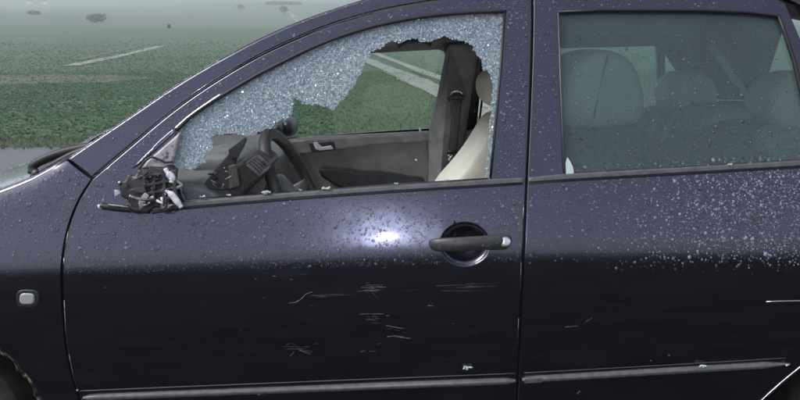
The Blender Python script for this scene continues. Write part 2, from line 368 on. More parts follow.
def lathe(name, prof, axis_o, axis_d, m, parent, n=32):
    """prof: (radius, along)"""
    d = Vector(axis_d).normalized(); u = d.orthogonal().normalized(); s = d.cross(u); V = []; F = []; c = Vector(axis_o)
    for r, h in prof:
        for j in range(n):
            a = 2*math.pi*j/n; V.append(c+d*h+(u*math.cos(a)+s*math.sin(a))*r)
    for i in range(len(prof)-1):
        for j in range(n): F.append((i*n+j, i*n+(j+1) % n, (i+1)*n+(j+1) % n, (i+1)*n+j))
    F += [tuple(range(n)), tuple(range((len(prof)-1)*n, len(prof)*n))]
    o = raw(name, V, F, m, parent); fixn(o); return bevel(o, .002, 2)
def soft(name, poly, ys, scales, m, parent, lev=2):
    """upholstery: (x,z) outline lofted across y, drawn in at the ends, subdivided"""
    P = np.asarray(poly, float); c = P.mean(0); n = len(P); V = []; F = []
    for y, s in zip(ys, scales): V += [(c[0]+(q[0]-c[0])*s, y, c[1]+(q[1]-c[1])*s) for q in P]
    for i in range(len(ys)-1): F += [(i*n+j, i*n+(j+1) % n, (i+1)*n+(j+1) % n, (i+1)*n+j) for j in range(n)]
    F += [tuple(range(n)), tuple(range((len(ys)-1)*n, len(ys)*n))]
    o = raw(name, V, F, m, parent); fixn(o); return subd(o, lev)
def loft(name, A, B, nb, m, parent, bump=None, thick=0):
    """grid between two 3D polylines of equal length; bump(s,t) adds a vector"""
    n = len(A); V = []; F = []
    for j in range(nb+1):
        t = j/nb
        for i in range(n):
            q = Vector(A[i])*(1-t)+Vector(B[i])*t
            if bump: q = q+Vector(bump(i/(n-1), t))
            V.append(q)
    for j in range(nb):
        for i in range(n-1): F.append((j*n+i, j*n+i+1, (j+1)*n+i+1, (j+1)*n+i))
    o = raw(name, V, F, m, parent); fixn(o)
    if thick:
        s = o.modifiers.new('thick', 'SOLIDIFY'); s.thickness = thick; s.offset = 0
    return o
def sp(px, py, out=0.):
    """point on the body side, lifted out by `out`"""
    x, z = surf(np.array([px]), np.array([py])); n = snorm(x, z)[0]
    return Vector((x[0]+n[0]*out, float(S(x, z)[0])+n[1]*out, z[0]+n[2]*out))

_DT = None
def drops(name, parent, X, Z, rad, off=0., m='water', C=None, nr=None, glint_paint=.16):
    """flattened beads of rain on the body side"""
    X = np.asarray(X); Z = np.asarray(Z); n = len(X)
    if n == 0: return None
    if C is None: nr = snorm(X, Z); C = np.stack([X, S(X, Z)+off, Z], 1)
    up = np.array([.02, .1, 1.])-nr*(nr@np.array([.02, .1, 1.]))[:, None]; up /= np.linalg.norm(up, axis=1, keepdims=True); rt = np.cross(up, nr)
    K = 7; ring = [(1.0, -.08), (.86, .34), (.45, .56)]
    jit = RNG.uniform(.93, 1.07, (n, K)); tall = RNG.uniform(1.0, 1.18, n); h = RNG.uniform(.75, 1.1, n); V = []
    for (rr_, hh) in ring:
        for j in range(K):
            a = 2*math.pi*j/K
            V.append(C+rt*(np.cos(a)*rr_*rad*jit[:, j])[:, None]+up*(np.sin(a)*rr_*rad*jit[:, j]*tall)[:, None]+nr*(hh*rad*h)[:, None])
    V.append(C+nr*(.62*rad*h)[:, None])
    nv = 3*K+1; V = np.stack(V, 1).reshape(-1, 3)
    f = []
    for i in range(2):
        for j in range(K):
            a, b, c, d = i*K+j, i*K+(j+1) % K, (i+1)*K+(j+1) % K, (i+1)*K+j; f += [(a, b, c), (a, c, d)]
    f += [(2*K+j, 2*K+(j+1) % K, 3*K) for j in range(K)]
    F = (np.array(f)[None]+(np.arange(n)*nv)[:, None, None]).reshape(-1, 3)
    o = fast(name, V, F, m, parent, True, np.repeat(RNG.random(n)**2.2*glint_paint, len(f))); o['kind'] = 'stuff'; return o
def scatter(px, n, holes=(), fade=None):
    poly = np.array(px, float); mn, mx = poly.min(0), poly.max(0); out = np.zeros((0, 2))
    while len(out) < n:
        q = RNG.uniform(mn, mx, (n*2, 2)); k = inpoly(q, poly)
        for h in holes: k &= ~inpoly(q, np.array(h, float))
        if fade is not None: k &= RNG.random(len(q)) < fade(q)
        out = np.concatenate([out, q[k]])
    return out[:n]

# ================================================================== GROUND
_d = np.array([-3000, 0, 12, 50, 90, 180, 260, 420, 650, 950, 1300, 1800.])
_h = np.array([0, 0, 0, .05, .9, 4.5, 6.6, 14.5, 29.0, 50., 60., 62.])
def gz(x, y):
    d = np.asarray(y, float)+2.3; x = np.asarray(x, float)
    far = np.clip((d-25)/120, 0, 1)
    return np.interp(d, _d, _h)+far*(.35*np.sin(x*.031+d*.017)+.5*np.sin(x*.011-d*.008))*np.clip(d/200, 0, 1.6)
def ground_at(px, py):
    dx, dy, dz = rays(px, py); t = np.linspace(4, 1500, 60000)
    h = CAM.z+dz*t-gz(dx*t, CAM.y+dy*t); i = int(np.argmax(h < 0)) if (h < 0).any() else len(t)-1
    return Vector((float(dx*t[i]), float(CAM.y+dy*t[i]), float(CAM.z+dz*t[i])))
ys = np.concatenate([np.linspace(-1500, -40, 14), np.linspace(-30, 120, 76), np.geomspace(124, 1700, 70)])
xs = np.concatenate([-np.geomspace(1500, 62, 26), np.linspace(-60, 60, 49), np.geomspace(62, 1500, 26)])
GX, GY = np.meshgrid(xs, ys); GZ = gz(GX, GY); nx = len(xs)
idx = np.arange(len(ys)*nx).reshape(len(ys), nx); F = np.stack([idx[:-1, :-1], idx[:-1, 1:], idx[1:, 1:], idx[1:, :-1]], -1).reshape(-1, 4)
tag(fast('ground', np.stack([GX, GY, GZ], -1).reshape(-1, 3), F, 'ground', None, True), None, None, kind='structure')
ROADY = 10.0
sx = np.linspace(-70, 70, 57); V = []
for x in sx: V += [(x, -14.0, .008), (x, -.45+random.uniform(-.08, .08), .008)]
tag(raw('added_dark_strip', V, [(2*i, 2*i+2, 2*i+3, 2*i+1) for i in range(len(sx)-1)], 'darkstrip', None, False), None, None, kind='structure')  # added out of view behind the lens to darken the lower door's reflection
rx = np.linspace(-70, 70, 57); V = []
for i, x in enumerate(rx): V += [(x, -.5+random.uniform(-.05, .05), .012), (x, ROADY+random.uniform(-.08, .08), .012)]
tag(raw('road', V, [(2*i, 2*i+2, 2*i+3, 2*i+1) for i in range(len(rx)-1)], 'asphalt', None, False), None, None, kind='structure')
def ribbon(name, pts, wd, m, up=.03):
    P = [Vector(p) for p in pts]; V = []; k = len(P)
    for i, p in enumerate(P):
        t = (P[min(i+1, k-1)]-P[max(i-1, 0)]); t.z = 0; t.normalize(); s = Vector((-t.y, t.x, 0)); wv = wd*random.uniform(.8, 1.2)
        for q in (p+s*wv/2, p-s*wv/2): V.append((q.x, q.y, float(gz(q.x, q.y))+up))
    o = raw(name, V, [(2*i, 2*i+1, 2*i+3, 2*i+2) for i in range(k-1)], m, None); tag(o, None, None, kind='structure'); return o
def gline(px, n): return [ground_at(a, b) for a, b in spline(px, n)]
TR1 = gline([(520, 122), (440, 92), (400, 74), (370, 62), (345, 51), (322, 38), (306, 28), (296, 20), (291, 14)], 8)
TR2 = gline([(540, 108), (440, 78), (410, 67), (384, 57), (350, 43), (325, 32), (304, 21), (294, 15), (287, 11)], 8)
ribbon('farm_track', TR1, 1.0, 'dirt'); ribbon('farm_track', TR2, .6, 'dirt')
ribbon('tractor_rut', gline([(70, 66), (95, 61), (120, 56), (145, 50), (162, 46)], 6), .9, 'dirt')
ribbon('tractor_rut', gline([(78, 60), (100, 55), (118, 51), (140, 46)], 6), .7, 'drydirt')
ribbon('bare_soil_strip', gline([(-60, 27), (60, 26), (160, 23), (260, 20), (330, 17)], 4), 9.0, 'drydirt', .05)
sp0 = ground_at(18, 79); sv = []
for i in range(28):
    a = 2*math.pi*i/28; r_ = random.uniform(.8, 1.15); qx, qy = sp0.x+5.5*r_*math.cos(a), sp0.y+6*r_*math.sin(a); sv.append((qx, qy, float(gz(qx, qy))+.02))
sv.append((sp0.x, sp0.y, float(gz(sp0.x, sp0.y))+.02))
tag(raw('bare_soil_patch', sv, [(i, (i+1) % 28, 28) for i in range(28)], 'drydirt', None), None, None, kind='structure')
# vegetation as one mass each
def patchy(x, y, s=.35):
    return .5+.5*np.sin(x*s+1.3*np.sin(y*s*.7))*np.sin(y*s*.8+1.1*np.sin(x*s*1.3)+2)
def tufts(name, X, Y, size, m, nl, wide, lay, label, cat):
    """clumps of nl arched leaves"""
    n = len(X); Zg = gz(X, Y); C = np.stack([X, Y, Zg], 1); V = []; tone = []; base = .5*RNG.random(n)+.5*patchy(X, Y*.35, .12)
    for k in range(nl):
        a = RNG.uniform(0, 2*math.pi, n); l = size*RNG.uniform(.6, 1.2, n); el = RNG.uniform(lay[0], lay[1], n)
        d = np.stack([np.cos(a), np.sin(a), np.zeros(n)], 1); s = np.stack([-np.sin(a), np.cos(a), np.zeros(n)], 1)
        r0 = C+d*(size*.1)[:, None]*RNG.uniform(0, 3, n)[:, None]
        mid = r0+d*(l*.55*np.cos(el))[:, None]+np.array([0, 0, 1.])*(l*.55*np.sin(el)+.01)[:, None]
        tip = mid+d*(l*.5*np.cos(el*.45))[:, None]+np.array([0, 0, 1.])*(l*.5*np.sin(el*.35))[:, None]
        ww = (l*wide)[:, None]
        V.append(np.stack([r0-s*ww*.15, r0+s*ww*.15, mid+s*ww*.5, mid-s*ww*.5, tip+s*ww*.12, tip-s*ww*.12], 1)); tone.append(np.clip(base*.6+RNG.random(n)*.4, 0, 1))
    V = np.stack(V, 1).reshape(-1, 3); q = np.arange(n*nl)[:, None]*6
    F = np.stack([q+np.array([0, 1, 2, 3]), q+np.array([3, 2, 4, 5])], 1).reshape(-1, 4); t = np.repeat(np.stack(tone, 1).reshape(-1), 2)
    o = fast(name, V, F, m, None, False, t); tag(o, label, cat, kind='stuff'); return o
def wedge(n, d0, d1, l, r, pw=1.0):
    d = d0+(d1-d0)*RNG.random(n)**pw; return d*RNG.uniform(l, r, n), d-2.3, d
EDGE = ROADY+1.1
x1, y1, d1 = wedge(40000, EDGE+2.3, 45, -.58, -.07, .85); k = RNG.random(len(x1)) < .6+.4*patchy(x1, y1, 1.1)
x2, y2, d2 = wedge(24000, 45, 130, -.55, -.08, 1.2); k2 = RNG.random(len(x2)) < (.4+.6*patchy(x2, y2, .22))*np.clip((130-d2)/60, 0, 1)
SOIL = ground_at(18, 79); soilf = lambda x, y: np.exp(-((x-SOIL.x)/9)**2-((y-SOIL.y)/9)**2)
k &= RNG.random(len(x1)) > soilf(x1, y1)*.6; k2 &= RNG.random(len(x2)) > soilf(x2, y2)*.6
X = np.concatenate([x1[k], x2[k2]]); Y = np.concatenate([y1[k], y2[k2]]); D = np.concatenate([d1[k], d2[k2]])
tufts('crop_field', X, Y, .055*(1+np.clip((D-25)/60, 0, 1.3))*RNG.uniform(.7, 1.3, len(X)), 'crop', 5, .66, (.1, .65), 'low leafy green crop covering the field beyond the road', 'crop')
x1, y1, d1 = wedge(34000, EDGE+2.3, 48, -.10, .36, .8); x2, y2, d2 = wedge(9000, 48, 130, -.12, .5, 1.0)
X = np.concatenate([x1, x2]); Y = np.concatenate([y1, y2]); D = np.concatenate([d1, d2]); keep = np.ones(len(X), bool)
for tr in (TR1, TR2):
    A = np.array([(p_.x, p_.y) for p_ in tr])
    dm = np.min([np.hypot(X-a[0], Y-a[1]) for a in resample(A, .6)[:400]], axis=0); keep &= (dm > .45) | (RNG.random(len(X)) < .25)
X, Y, D = X[keep], Y[keep], D[keep]
tufts('meadow_grass', X, Y, .052*(1+np.clip((D-25)/60, 0, 1.5))*RNG.uniform(.6, 1.4, len(X)), 'grass', 4, .26, (.3, 1.2), 'short mown grass of the meadow behind the car', 'grass')
X = RNG.uniform(-9, 9, 6500); Y = RNG.uniform(ROADY-.15, EDGE+.4, 6500)
tufts('verge_grass', X, Y, RNG.uniform(.03, .07, 6500), 'dry', 5, .14, (.5, 1.4), 'dry straw coloured grass along the far road edge', 'grass')

# far bushes, tree, houses
def crown_mesh(name, c, rx_, ry_, rz_, n, leaf, m, parent):
    q = RNG.normal(size=(n, 3)); q /= np.linalg.norm(q, axis=1, keepdims=True)
    lump = 1+.22*np.sin(q[:, 0]*5+c[0])*np.sin(q[:, 2]*4+c[1])+.15*np.sin(q[:, 1]*9)
    q *= (RNG.random(n)**.4*lump)[:, None]; P = q*np.array([rx_, ry_, rz_])
    a = RNG.normal(size=(n, 3)); a /= np.linalg.norm(a, axis=1, keepdims=True); b = np.cross(a, RNG.normal(size=(n, 3))); b /= np.linalg.norm(b, axis=1, keepdims=True)
    l = leaf*RNG.uniform(.6, 1.3, n)[:, None]
    V = np.stack([P-a*l, P-b*l*.6, P+a*l, P+b*l*.6], 1).reshape(-1, 3); F = np.arange(n*4).reshape(-1, 4)
    return fast(name, V, F, m, parent, False, np.clip(.35+.4*P[:, 2]/rz_+RNG.uniform(-.3, .3, n), 0, 1))
def plant(name, px, py, wpx, hpx, label, cat, trunk=False, group=None):
    b = ground_at(px, py); d = b.y+2.3; wm = wpx/FPX*d; hm = hpx/FPX*d
    r = empty(name, b); tag(r, label, cat, group)
    th = hm*.35 if trunk else hm*.08
    c = crown_mesh('crown', (b.x, b.y, 0), wm/2, wm/2, (hm-th)/2, 900, wm*.06, 'bush', r); c.location = (0, 0, th+(hm-th)/2)
    tube('trunk', [(0, 0, -.3), (.03*hm, 0, th*.6), (0, .02*hm, th+hm*.25)], [hm*.05, hm*.04, hm*.02], 'bark', r, 8)
plant('bush', 97, 23, 18, 9, 'rounded dark bush alone in the hazy far field at left', 'bush')
plant('bush', 241, 9, 8, 4, 'tiny dark bush on the far slope near the roofline', 'bush')
plant('bush', 34, 15, 13, 4, 'low faint bush on the misty slope at far left', 'bush')
plant('bush', 169, 29, 4, 5, 'small upright dark shrub on the field boundary', 'bush')
plant('tree', 284, 16, 8, 10, 'small dark tree beside the farm track on the hillside', 'tree', True)
plant('hedge', 277, 4.5, 24, 2.5, 'long low dark hedge at the far end of the slope', 'hedge')
plant('hedge', 290, 4.8, 22, 2.5, 'dark hedge stretch just above the small tree', 'hedge')
def house(px, py, wpx, label):
    b = ground_at(px, py); d = b.y+2.3; wd = wpx/FPX*d; r = empty('farmhouse', b); tag(r, label, 'house', 'pale houses far off in the haze')
    h = wd*.55; prism('wall', [(-wd/2, -.5), (wd/2, -.5), (wd/2, h), (-wd/2, h)], 0, wd*.7, 'housewall', r, 0)
    prism('roof', [(-wd*.56, h+.02), (wd*.56, h+.02), (wd*.40, h*1.55), (-wd*.40, h*1.55)], -wd*.06, wd*.76, 'roof', r, 0)
    for s in (-.25, .25): prism('window', [(wd*(s-.07), h*.4), (wd*(s+.07), h*.4), (wd*(s+.07), h*.75), (wd*(s-.07), h*.75)], -.06, .05, 'black', r, 0)
house(29, 4, 5, 'left one of two tiny pale houses in the far haze'); house(44, 4.5, 5, 'right one of two tiny pale houses in the far haze')

# ================================================================== CAR
car = empty('car', (0, .8, 0)); tag(car, 'wet dark blue car with smashed front side window and torn-off wing mirror', 'car')
class _P:      # parts are built in world coordinates and hung under the car
    pass
def hang(o): o.parent = car; o.matrix_parent_inverse = Matrix.Translation((0, -.8, 0)); return o

SIL = spline([(68, 159), (84, 148), (127, 119), (170, 90), (200, 71.5), (235, 52), (270, 34.5), (310, 18), (365, 0), (430, -17), (530, -32), (680, -37), (860, -30)], 5)
GAP = spline([(92, 178), (131, 145), (167, 115), (200, 91), (235, 69), (270, 50), (320, 28.5), (370, 13), (420, 3), (470, -4), (531, -9)], 5)
# roof rail and A pillar
railbot = [(a-.2, b-.4) for a, b in GAP]+[(650, -17.5), (762, -11), (800, 5), (830, 60), (860, 130), (960, 130), (960, -20)]
rail = hang(panel('roof_rail', SIL[:-1]+[(960, -20)]+railbot[::-1][1:], 'paint', None, edge=.005, drop=.005, thick=.03))
raildrop_poly = SIL[:45]+[g_ for g_ in railbot[:51]][::-1]
mirror(rail, 'roof_rail', None); hang(bpy.data.objects['roof_rail.001'])
# front wing
ARC = (-1.24, .285)
wing_top = [(66, 161), (48, 171.5), (30, 181.5), (12, 189), (-10, 197), (-40, 207), (-110, 227), (-190, 252), (-260, 285)]
gapF = spline([(90.5, 179), (78, 199), (67.5, 225), (61.5, 255), (60.5, 282), (63, 330), (70.5, 375), (78, 398), (82, 425)], 4)
topxz = pxpoly(wing_top); order = np.argsort(topxz[:, 0])
def wing_roll(x, z):
    zt = np.interp(x, topxz[order, 0], topxz[order, 1]); d = np.maximum(0, .05-(zt-z)); return d*d*3.5*np.clip((-x-.775)/.08, 0, 1)
wing_xz = [tuple(q) for q in pxpoly(wing_top)]
arc = [(ARC[0]+.37*math.cos(a), ARC[1]+.37*math.sin(a)) for a in np.linspace(R(-8), R(188), 26)]
wx = [tuple(q) for q in pxpoly(gapF)]
wing_poly = wing_xz[::-1]+wx+[(wx[-1][0]-.005, .24), (arc[0][0], .24)]+arc+[(-1.72, .25), (-1.78, .45)]
wing = hang(sheet('front_wing', wing_poly, 'paint', None, drop=0.0, thick=.004, extra=wing_roll))
mw = hang(mirror(wing, 'front_wing', None))
# side marker lamp on the wing
def rrect(cx, cy, a, b, n=24, pw=3.2):
    return [(cx+a*math.copysign(abs(math.cos(t))**(2/pw), math.cos(t)), cy+b*math.copysign(abs(math.sin(t))**(2/pw), math.sin(t))) for t in np.linspace(0, 2*math.pi, n, endpoint=False)]
sm = panel('side_marker', rrect(27.5, 298.5, 11.5, 8.8), 'black', wing, off=-.003, edge=.003, drop=.003, thick=.01, grid=.01)
panel('marker_lens', rrect(27.5, 298.5, 7.8, 6.0), 'lens', wing, off=-.007, edge=.005, drop=.005, thick=.006, grid=.008)

# front door skin
gapB = spline([(531.5, -9), (531, 40), (529, 100), (525.5, 178), (522, 260), (518.5, 330), (516.5, 378), (514, 440)], 5)
front_out = [(a+1, b+1.4) for a, b in GAP]+gapB[1:]+[(84, 440)]+[(a+2.3, b+.3) for a, b in gapF[::-1][:-1]]
front_hole = spline([(176, 130), (190, 116.5), (209, 103), (240, 84), (270, 67.5), (320, 43.5), (370, 26.5), (420, 16.5), (465, 12), (506, 10.5)], 4)+[(500, 80), (490.5, 179), (400, 184.5), (300, 191.5), (186, 200.5), (170, 168)]
HB = pxpoly([(465, 244.5)])[0]
def bowl(x, z):
    r = ((x-HB[0])/.060)**2+((z-HB[1])/.052)**2; q = np.clip(1-r, 0, 1); return .021*q**.55*(r < 1)
aa = np.linspace(0, 2*math.pi, 40, endpoint=False)
bowlpts = np.concatenate([np.stack([HB[0]+.060*k_*np.cos(aa), HB[1]+.052*k_*np.sin(aa)], 1) for k_ in (1.06, 1.0, .965, .9, .78, .6, .4, .2)])
fdoor = hang(panel('front_door', front_out, 'paint', None, [front_hole], extra=bowl, more=bowlpts, grid=.016))
fdoor_far = hang(mirror(fdoor, 'front_door', None)); fdoor_far.name = 'passenger_door'
# rear door
gapB2 = [(a+2.6, b) for a, b in gapB]
rear_out = gapB2[::-1][0:]+[(650, -15), (760, -9), (785, 3), (803, 45), (818, 110), (832, 170), (838, 240), (832, 300), (806, 361), (760, 400), (735, 440)]
rear_hole = [(557.5, 12), (600, 10.2), (700, 10.3), (752, 12.5), (777, 16), (785, 32), (795, 62), (806, 110), (812, 159), (700, 166), (563.5, 173.5), (561, 110)]
rdoor = hang(panel('rear_door', rear_out, 'paint', None, [rear_hole], grid=.018))
_rf = panel('rear_door_form', rear_out, 'paint', None, [[(537, 12)]+rear_hole[1:10]+[(531.2, 174.5), (534.4, 110)]], grid=.03)
rdoor_far = hang(mirror(_rf, 'rear_door', None)); bpy.data.objects.remove(_rf)
# the pillar and the hinge post behind the shut lines
bpl = hang(panel('door_pillar', [(508, 4), (555, 4), (560, 173), (559, 440), (488, 440), (493, 181)], 'seal', None, off=.034, thick=.03, grid=.05))
hang(panel('hinge_post', [(100, 180), (120, 210), (110, 300), (112, 440), (50, 440), (44, 300), (50, 235), (72, 196)], 'seal', None, off=.034, thick=.03, grid=.05))
# rear quarter
RARC = (1.28, .285)
q0 = [tuple(q) for q in pxpoly([(808, 363), (836, 301), (842, 240), (836, 170), (850, 132)])]
arc2 = [(RARC[0]+.37*math.cos(a), RARC[1]+.37*math.sin(a)) for a in np.linspace(R(-5), R(150), 22)]
quarter = hang(sheet('rear_quarter', q0+[(1.75, q0[-1][1]), (1.95, .9), (1.98, .4), (1.9, .25)]+arc2+[tuple(pxpoly([(766, 399)])[0])], 'paint', None))
hang(mirror(quarter, 'rear_quarter', None))
# sill under the doors
SILLZ = .215
sill = hang(sheet('rocker_sill', [(-.86, .19), (.98, .19), (.9, .33), (-.80, .33)], 'paint', None, off=.02))
hang(mirror(sill, 'rocker_sill', None))

# bonnet, windscreen, roof: lofted across the car
def P3(x, z, off=0.): return (x, float(S(x, z))+off, z)
bl = [tuple(q) for q in topxz[order]]
Aedge = [(x, float(S(x, z)+wing_roll(np.array([x]), np.array([z]))[0])+.0025, z+.0005) for x, z in bl]
Bedge = [(x, CARW-y, z) for x, y, z in Aedge]
bonnet = hang(loft('bonnet', Aedge, Bedge, 24, 'paint', None, lambda s, t: (-.05*math.sin(math.pi*t), 0, .035*math.sin(math.pi*t)**.6), .003))
silxz = pxpoly(SIL); asil = [P3(x, z, .008) for x, z in silxz]
ka = 41
wa = asil[:ka]; hang(loft('windscreen', wa, [(x, CARW-y, z) for x, y, z in wa], 20, 'screen', None, lambda s, t: (-.07*math.sin(math.pi*t)*(1-s*.6), 0, .012*math.sin(math.pi*t)), .005))
ra = asil[ka-1:]+[P3(2.0, 1.30, .02)]
roof = hang(loft('roof', ra, [(x, CARW-y, z) for x, y, z in ra], 20, 'paint', None, lambda s, t: (0, 0, .03*math.sin(math.pi*t)**.7), .02))
hl = [(x, y+.03, z-.028) for x, y, z in ra]; hang(loft('headliner', hl, [(x, CARW-y, z) for x, y, z in hl], 12, 'headliner', None, lambda s, t: (0, 0, .02*math.sin(math.pi*t)), .006))
tg = [(1.97, .14, .30), (1.99, .12, .6), (2.0, .13, .9), (2.02, .2, 1.28)]
hang(loft('tailgate', tg, [(x, CARW-y, z) for x, y, z in tg], 8, 'paint', None, lambda s, t: (.06*math.sin(math.pi*t), 0, 0), .02))
nb = [(-1.80, .20, .25), (-1.86, .20, .45), (-1.80, .21, .66)]
hang(loft('front_bumper', nb, [(x, CARW-y, z) for x, y, z in nb], 12, 'paint', None, lambda s, t: (-.10*math.sin(math.pi*t), 0, 0), .02))
hang(prism('floor_pan', [(-1.2, .24), (1.9, .24), (1.9, .27), (-.7, .27), (-.80, .85), (-.84, .85), (-.84, .3)], .12, CARW-.12, 'black', None, 0))
hang(prism('parcel_shelf', [(1.32, .93), (1.95, .95), (1.95, .97), (1.32, .95)], .16, CARW-.16, 'interior', None, .003))
# wheels
def wheel(x, y, s):
    o = hang(lathe('wheel', [(.16, -.02), (.19, .0), (.19, .17), (.16, .19)], (x, y, .285), (0, s, 0), 'rim', None, 36))
    ty = lathe('tyre', [(.19, -.005), (.255, -.018), (.279, .002), (.285, .03), (.285, .16), (.279, .19), (.255, .205), (.19, .19)], (x, y, .285), (0, s, 0), 'tyre', None, 40); ty.parent = o
    for k_ in range(5):
        a = 2*math.pi*k_/5; tt = tube('spoke', [(x+.03*math.cos(a), y-.012*s, .285+.03*math.sin(a)), (x+.17*math.cos(a), y-.008*s, .285+.17*math.sin(a))], [.03, .022], 'rim', None, 8, (1, .5)); tt.parent = o
for cx in (ARC[0], RARC[0]):
    wheel(cx, .075, 1); wheel(cx, CARW-.075, -1)
for cx in (ARC[0], RARC[0]):
    av = [(cx+.385*math.cos(a), .03, .285+.385*math.sin(a)) for a in np.linspace(R(-20), R(200), 30)]
    hang(loft('arch_liner', av, [(cx+(x-cx)*.96, .34, .285+(z-.285)*.96) for x, y, z in av], 10, 'liner', None, lambda s, t: (0, 0, 0), .004))
    ring = [(cx+.30*math.cos(a), .30, .285+.30*math.sin(a)) for a in np.linspace(R(-20), R(200), 30)]
# muddy return flange inside the front arch
mud = [(ARC[0]+r_*math.cos(a), ARC[1]+r_*math.sin(a)) for a in np.linspace(R(0), R(120), 30) for r_ in (.385,)]+[(ARC[0]+.335*math.cos(a), ARC[1]+.335*math.sin(a)) for a in np.linspace(R(120), R(0), 30)]
mud = [(x+random.uniform(-.006, .006), z+random.uniform(-.006, .006)) for x, z in mud]
hang(sheet('arch_flange', mud, 'liner', None, off=.035, edge=.006, drop=.01, thick=.02, grid=.012, extra=lambda x, z: .008*np.sin(x*160)*np.sin(z*190)))

# window seals, belt strips and mouldings
def strip(name, px, rad, m, parent, out=0., flat=(1, 1), n=8):
    return tube(name, [sp(a, b, out) for a, b in px], rad, m, parent, n, flat)
sealtop = [(a+.2, b+.6) for a, b in front_hole[:37]]
strip('window_seal', sealtop, .0042, 'seal', fdoor, -.001)
strip('chrome_edge', [(a-1.0, b-1.0) for a, b in spline([(176, 130), (190, 117.5), (209, 104), (222, 95.5)], 6)], .0022, 'chrome', fdoor, .002)
strip('window_seal', [(505, 11), (500, 80), (495, 130), (490.5, 178)], .0035, 'seal', fdoor, -.001)
panel('belt_strip', [(150, 206.5), (190, 201), (300, 192), (400, 185), (490, 179.2), (524, 177.5), (523, 183), (490, 185), (400, 190.5), (300, 197.5), (190, 207), (150, 212)], 'belt', fdoor, off=-.006, edge=.004, drop=.005, thick=.008, grid=.02)
strip('seal_shadow', spline([(152, 213.4), (190, 208.3), (300, 199), (400, 191.8), (490, 186.2), (523, 184)], 4), .0022, 'seal', fdoor, .0005)
panel('belt_strip', [(529, 177.3), (563, 174), (700, 166.3), (812, 159.5), (832, 159), (832, 165), (812, 165.5), (700, 172), (563, 180), (528.7, 182.5)], 'belt', rdoor, off=-.006, edge=.004, drop=.005, thick=.008, grid=.02)
strip('seal_shadow', [(529, 183.6), (563, 181.2), (700, 173.3), (812, 166.7), (832, 166)], .0022, 'seal', rdoor, .0005)
strip('window_seal', rear_hole[:5]+[(779, 15)], .0035, 'seal', rdoor, -.001)
strip('window_seal', [(779, 16), (785, 32), (795, 62), (806, 110), (812, 159)], .005, 'seal', rdoor, -.001)
strip('glass_channel', [(558, 13), (561.5, 110), (564, 172)], .0022, 'belt', rdoor, .001)
def moulding(name, a, b, parent, h=.0165, taper=None):
    """rubbing strip swept along the body: flat bevelled top, round nose"""
    sec = [(0, .5), (.006, .5), (.011, .38), (.0135, .05), (.012, -.28), (.006, -.5), (0, -.5)]
    V = []; F = []; n = len(sec); K = 60
    for i in range(K+1):
        t = i/K; q = sp(a[0]+(b[0]-a[0])*t, a[1]+(b[1]-a[1])*t); e_ = min(1, t*K/2+.35, (1-t)*K/2+.35) if taper is None else min(1, (1-t)*9+.12, t*K/2+.35)
        for o_, u in sec:
            z = q.z+u*h*e_; V.append((q.x, float(S(q.x, z))-o_*(.5+.5*e_)+.001, z))
    for i in range(K): F += [(i*n+j, i*n+j+1, (i+1)*n+j+1, (i+1)*n+j) for j in range(n-1)]
    F += [tuple(range(n)), tuple(range(K*n, K*n+n))]
    o = raw(name, V, F, 'trimgrey', parent, False); fixn(o); return bevel(o, .001, 1)
moulding('rubbing_strip', (83, 397.5), (515.5, 380.5), fdoor); moulding('rubbing_strip', (522, 379.5), (790, 363.5), rdoor, taper=1)
panel('strip_badge', [(524, 377.5), (541, 376.6), (541, 380.6), (524, 381.6)], 'belt', rdoor, off=-.0150, edge=.001, drop=.001, thick=.004, grid=.01)
strip('swage_line', spline([(80, 391), (300, 382), (515, 373.5)], 10), .0016, 'scuff', fdoor, -.0006)
strip('swage_line', spline([(524, 373), (660, 365.5), (786, 358)], 10), .0014, 'scuff', rdoor, -.0006)
strip('arch_edge', spline([(808, 361), (784, 380), (764, 398), (752, 410)], 6), .0018, 'chrome', rdoor, .0)
strip('bright_trim_line', [(766, 301.6), (775, 301.2), (830, 300.2)], [.0006, .0018, .002], 'chrome', rdoor, .0006)
# bright chipped edges along the front shut line
for pts, r_ in (([(66.5, 231), (64.5, 241), (63.2, 249)], .0012), ([(62.2, 258), (61.8, 268)], .0014), ([(62.3, 300), (63.6, 330), (66.4, 352)], .0007), ([(67.0, 354), (71.5, 377), (76, 389)], .0005), ([(85.5, 191), (79, 202)], .0006)):
    strip('chipped_edge', [(a+2.0, b) for a, b in pts], r_, 'steel', fdoor, .0002, n=6)
for pts, r_ in (([(526.2, 205), (525.3, 225)], .0009), ([(523.6, 262), (522.8, 290)], .0007), ([(521, 318), (520, 345)], .0006)):
    strip('chipped_edge', [(a-2.4, b) for a, b in pts], r_, 'steel', fdoor, .0002, n=6)
# handle
hp = [(432, 244.6), (437, 244.6), (450, 244.2), (465, 243.6), (480, 242.8), (494, 242.2), (504, 241.8), (507, 241.6)]
ho = [.010, .024, .034, .038, .036, .030, .024, .014]
hr = [.013, .0165, .0175, .0175, .0175, .0185, .0190, .015]
handle = tube('door_handle', [sp(a, b, o_) for (a, b), o_ in zip(spline(hp, 4), np.interp(np.linspace(0, 7, 29), range(8), ho))], list(np.interp(np.linspace(0, 7, 29), range(8), hr)), 'handle', fdoor, 16, (1.0, .62))
lk = sp(504, 241.8, .033); ln = snorm(*surf(np.array([504.]), np.array([241.8])))[0]
lathe('key_lock', [(.0125, -.004), (.0125, .003), (.011, .005)], lk, ln, 'chrome', fdoor, 24)
strip('recess_rim', [(465+25.6*math.cos(a), 244.5+22*math.sin(a)) for a in np.linspace(R(10), R(170), 24)], .0011, 'scuff', fdoor, .0)
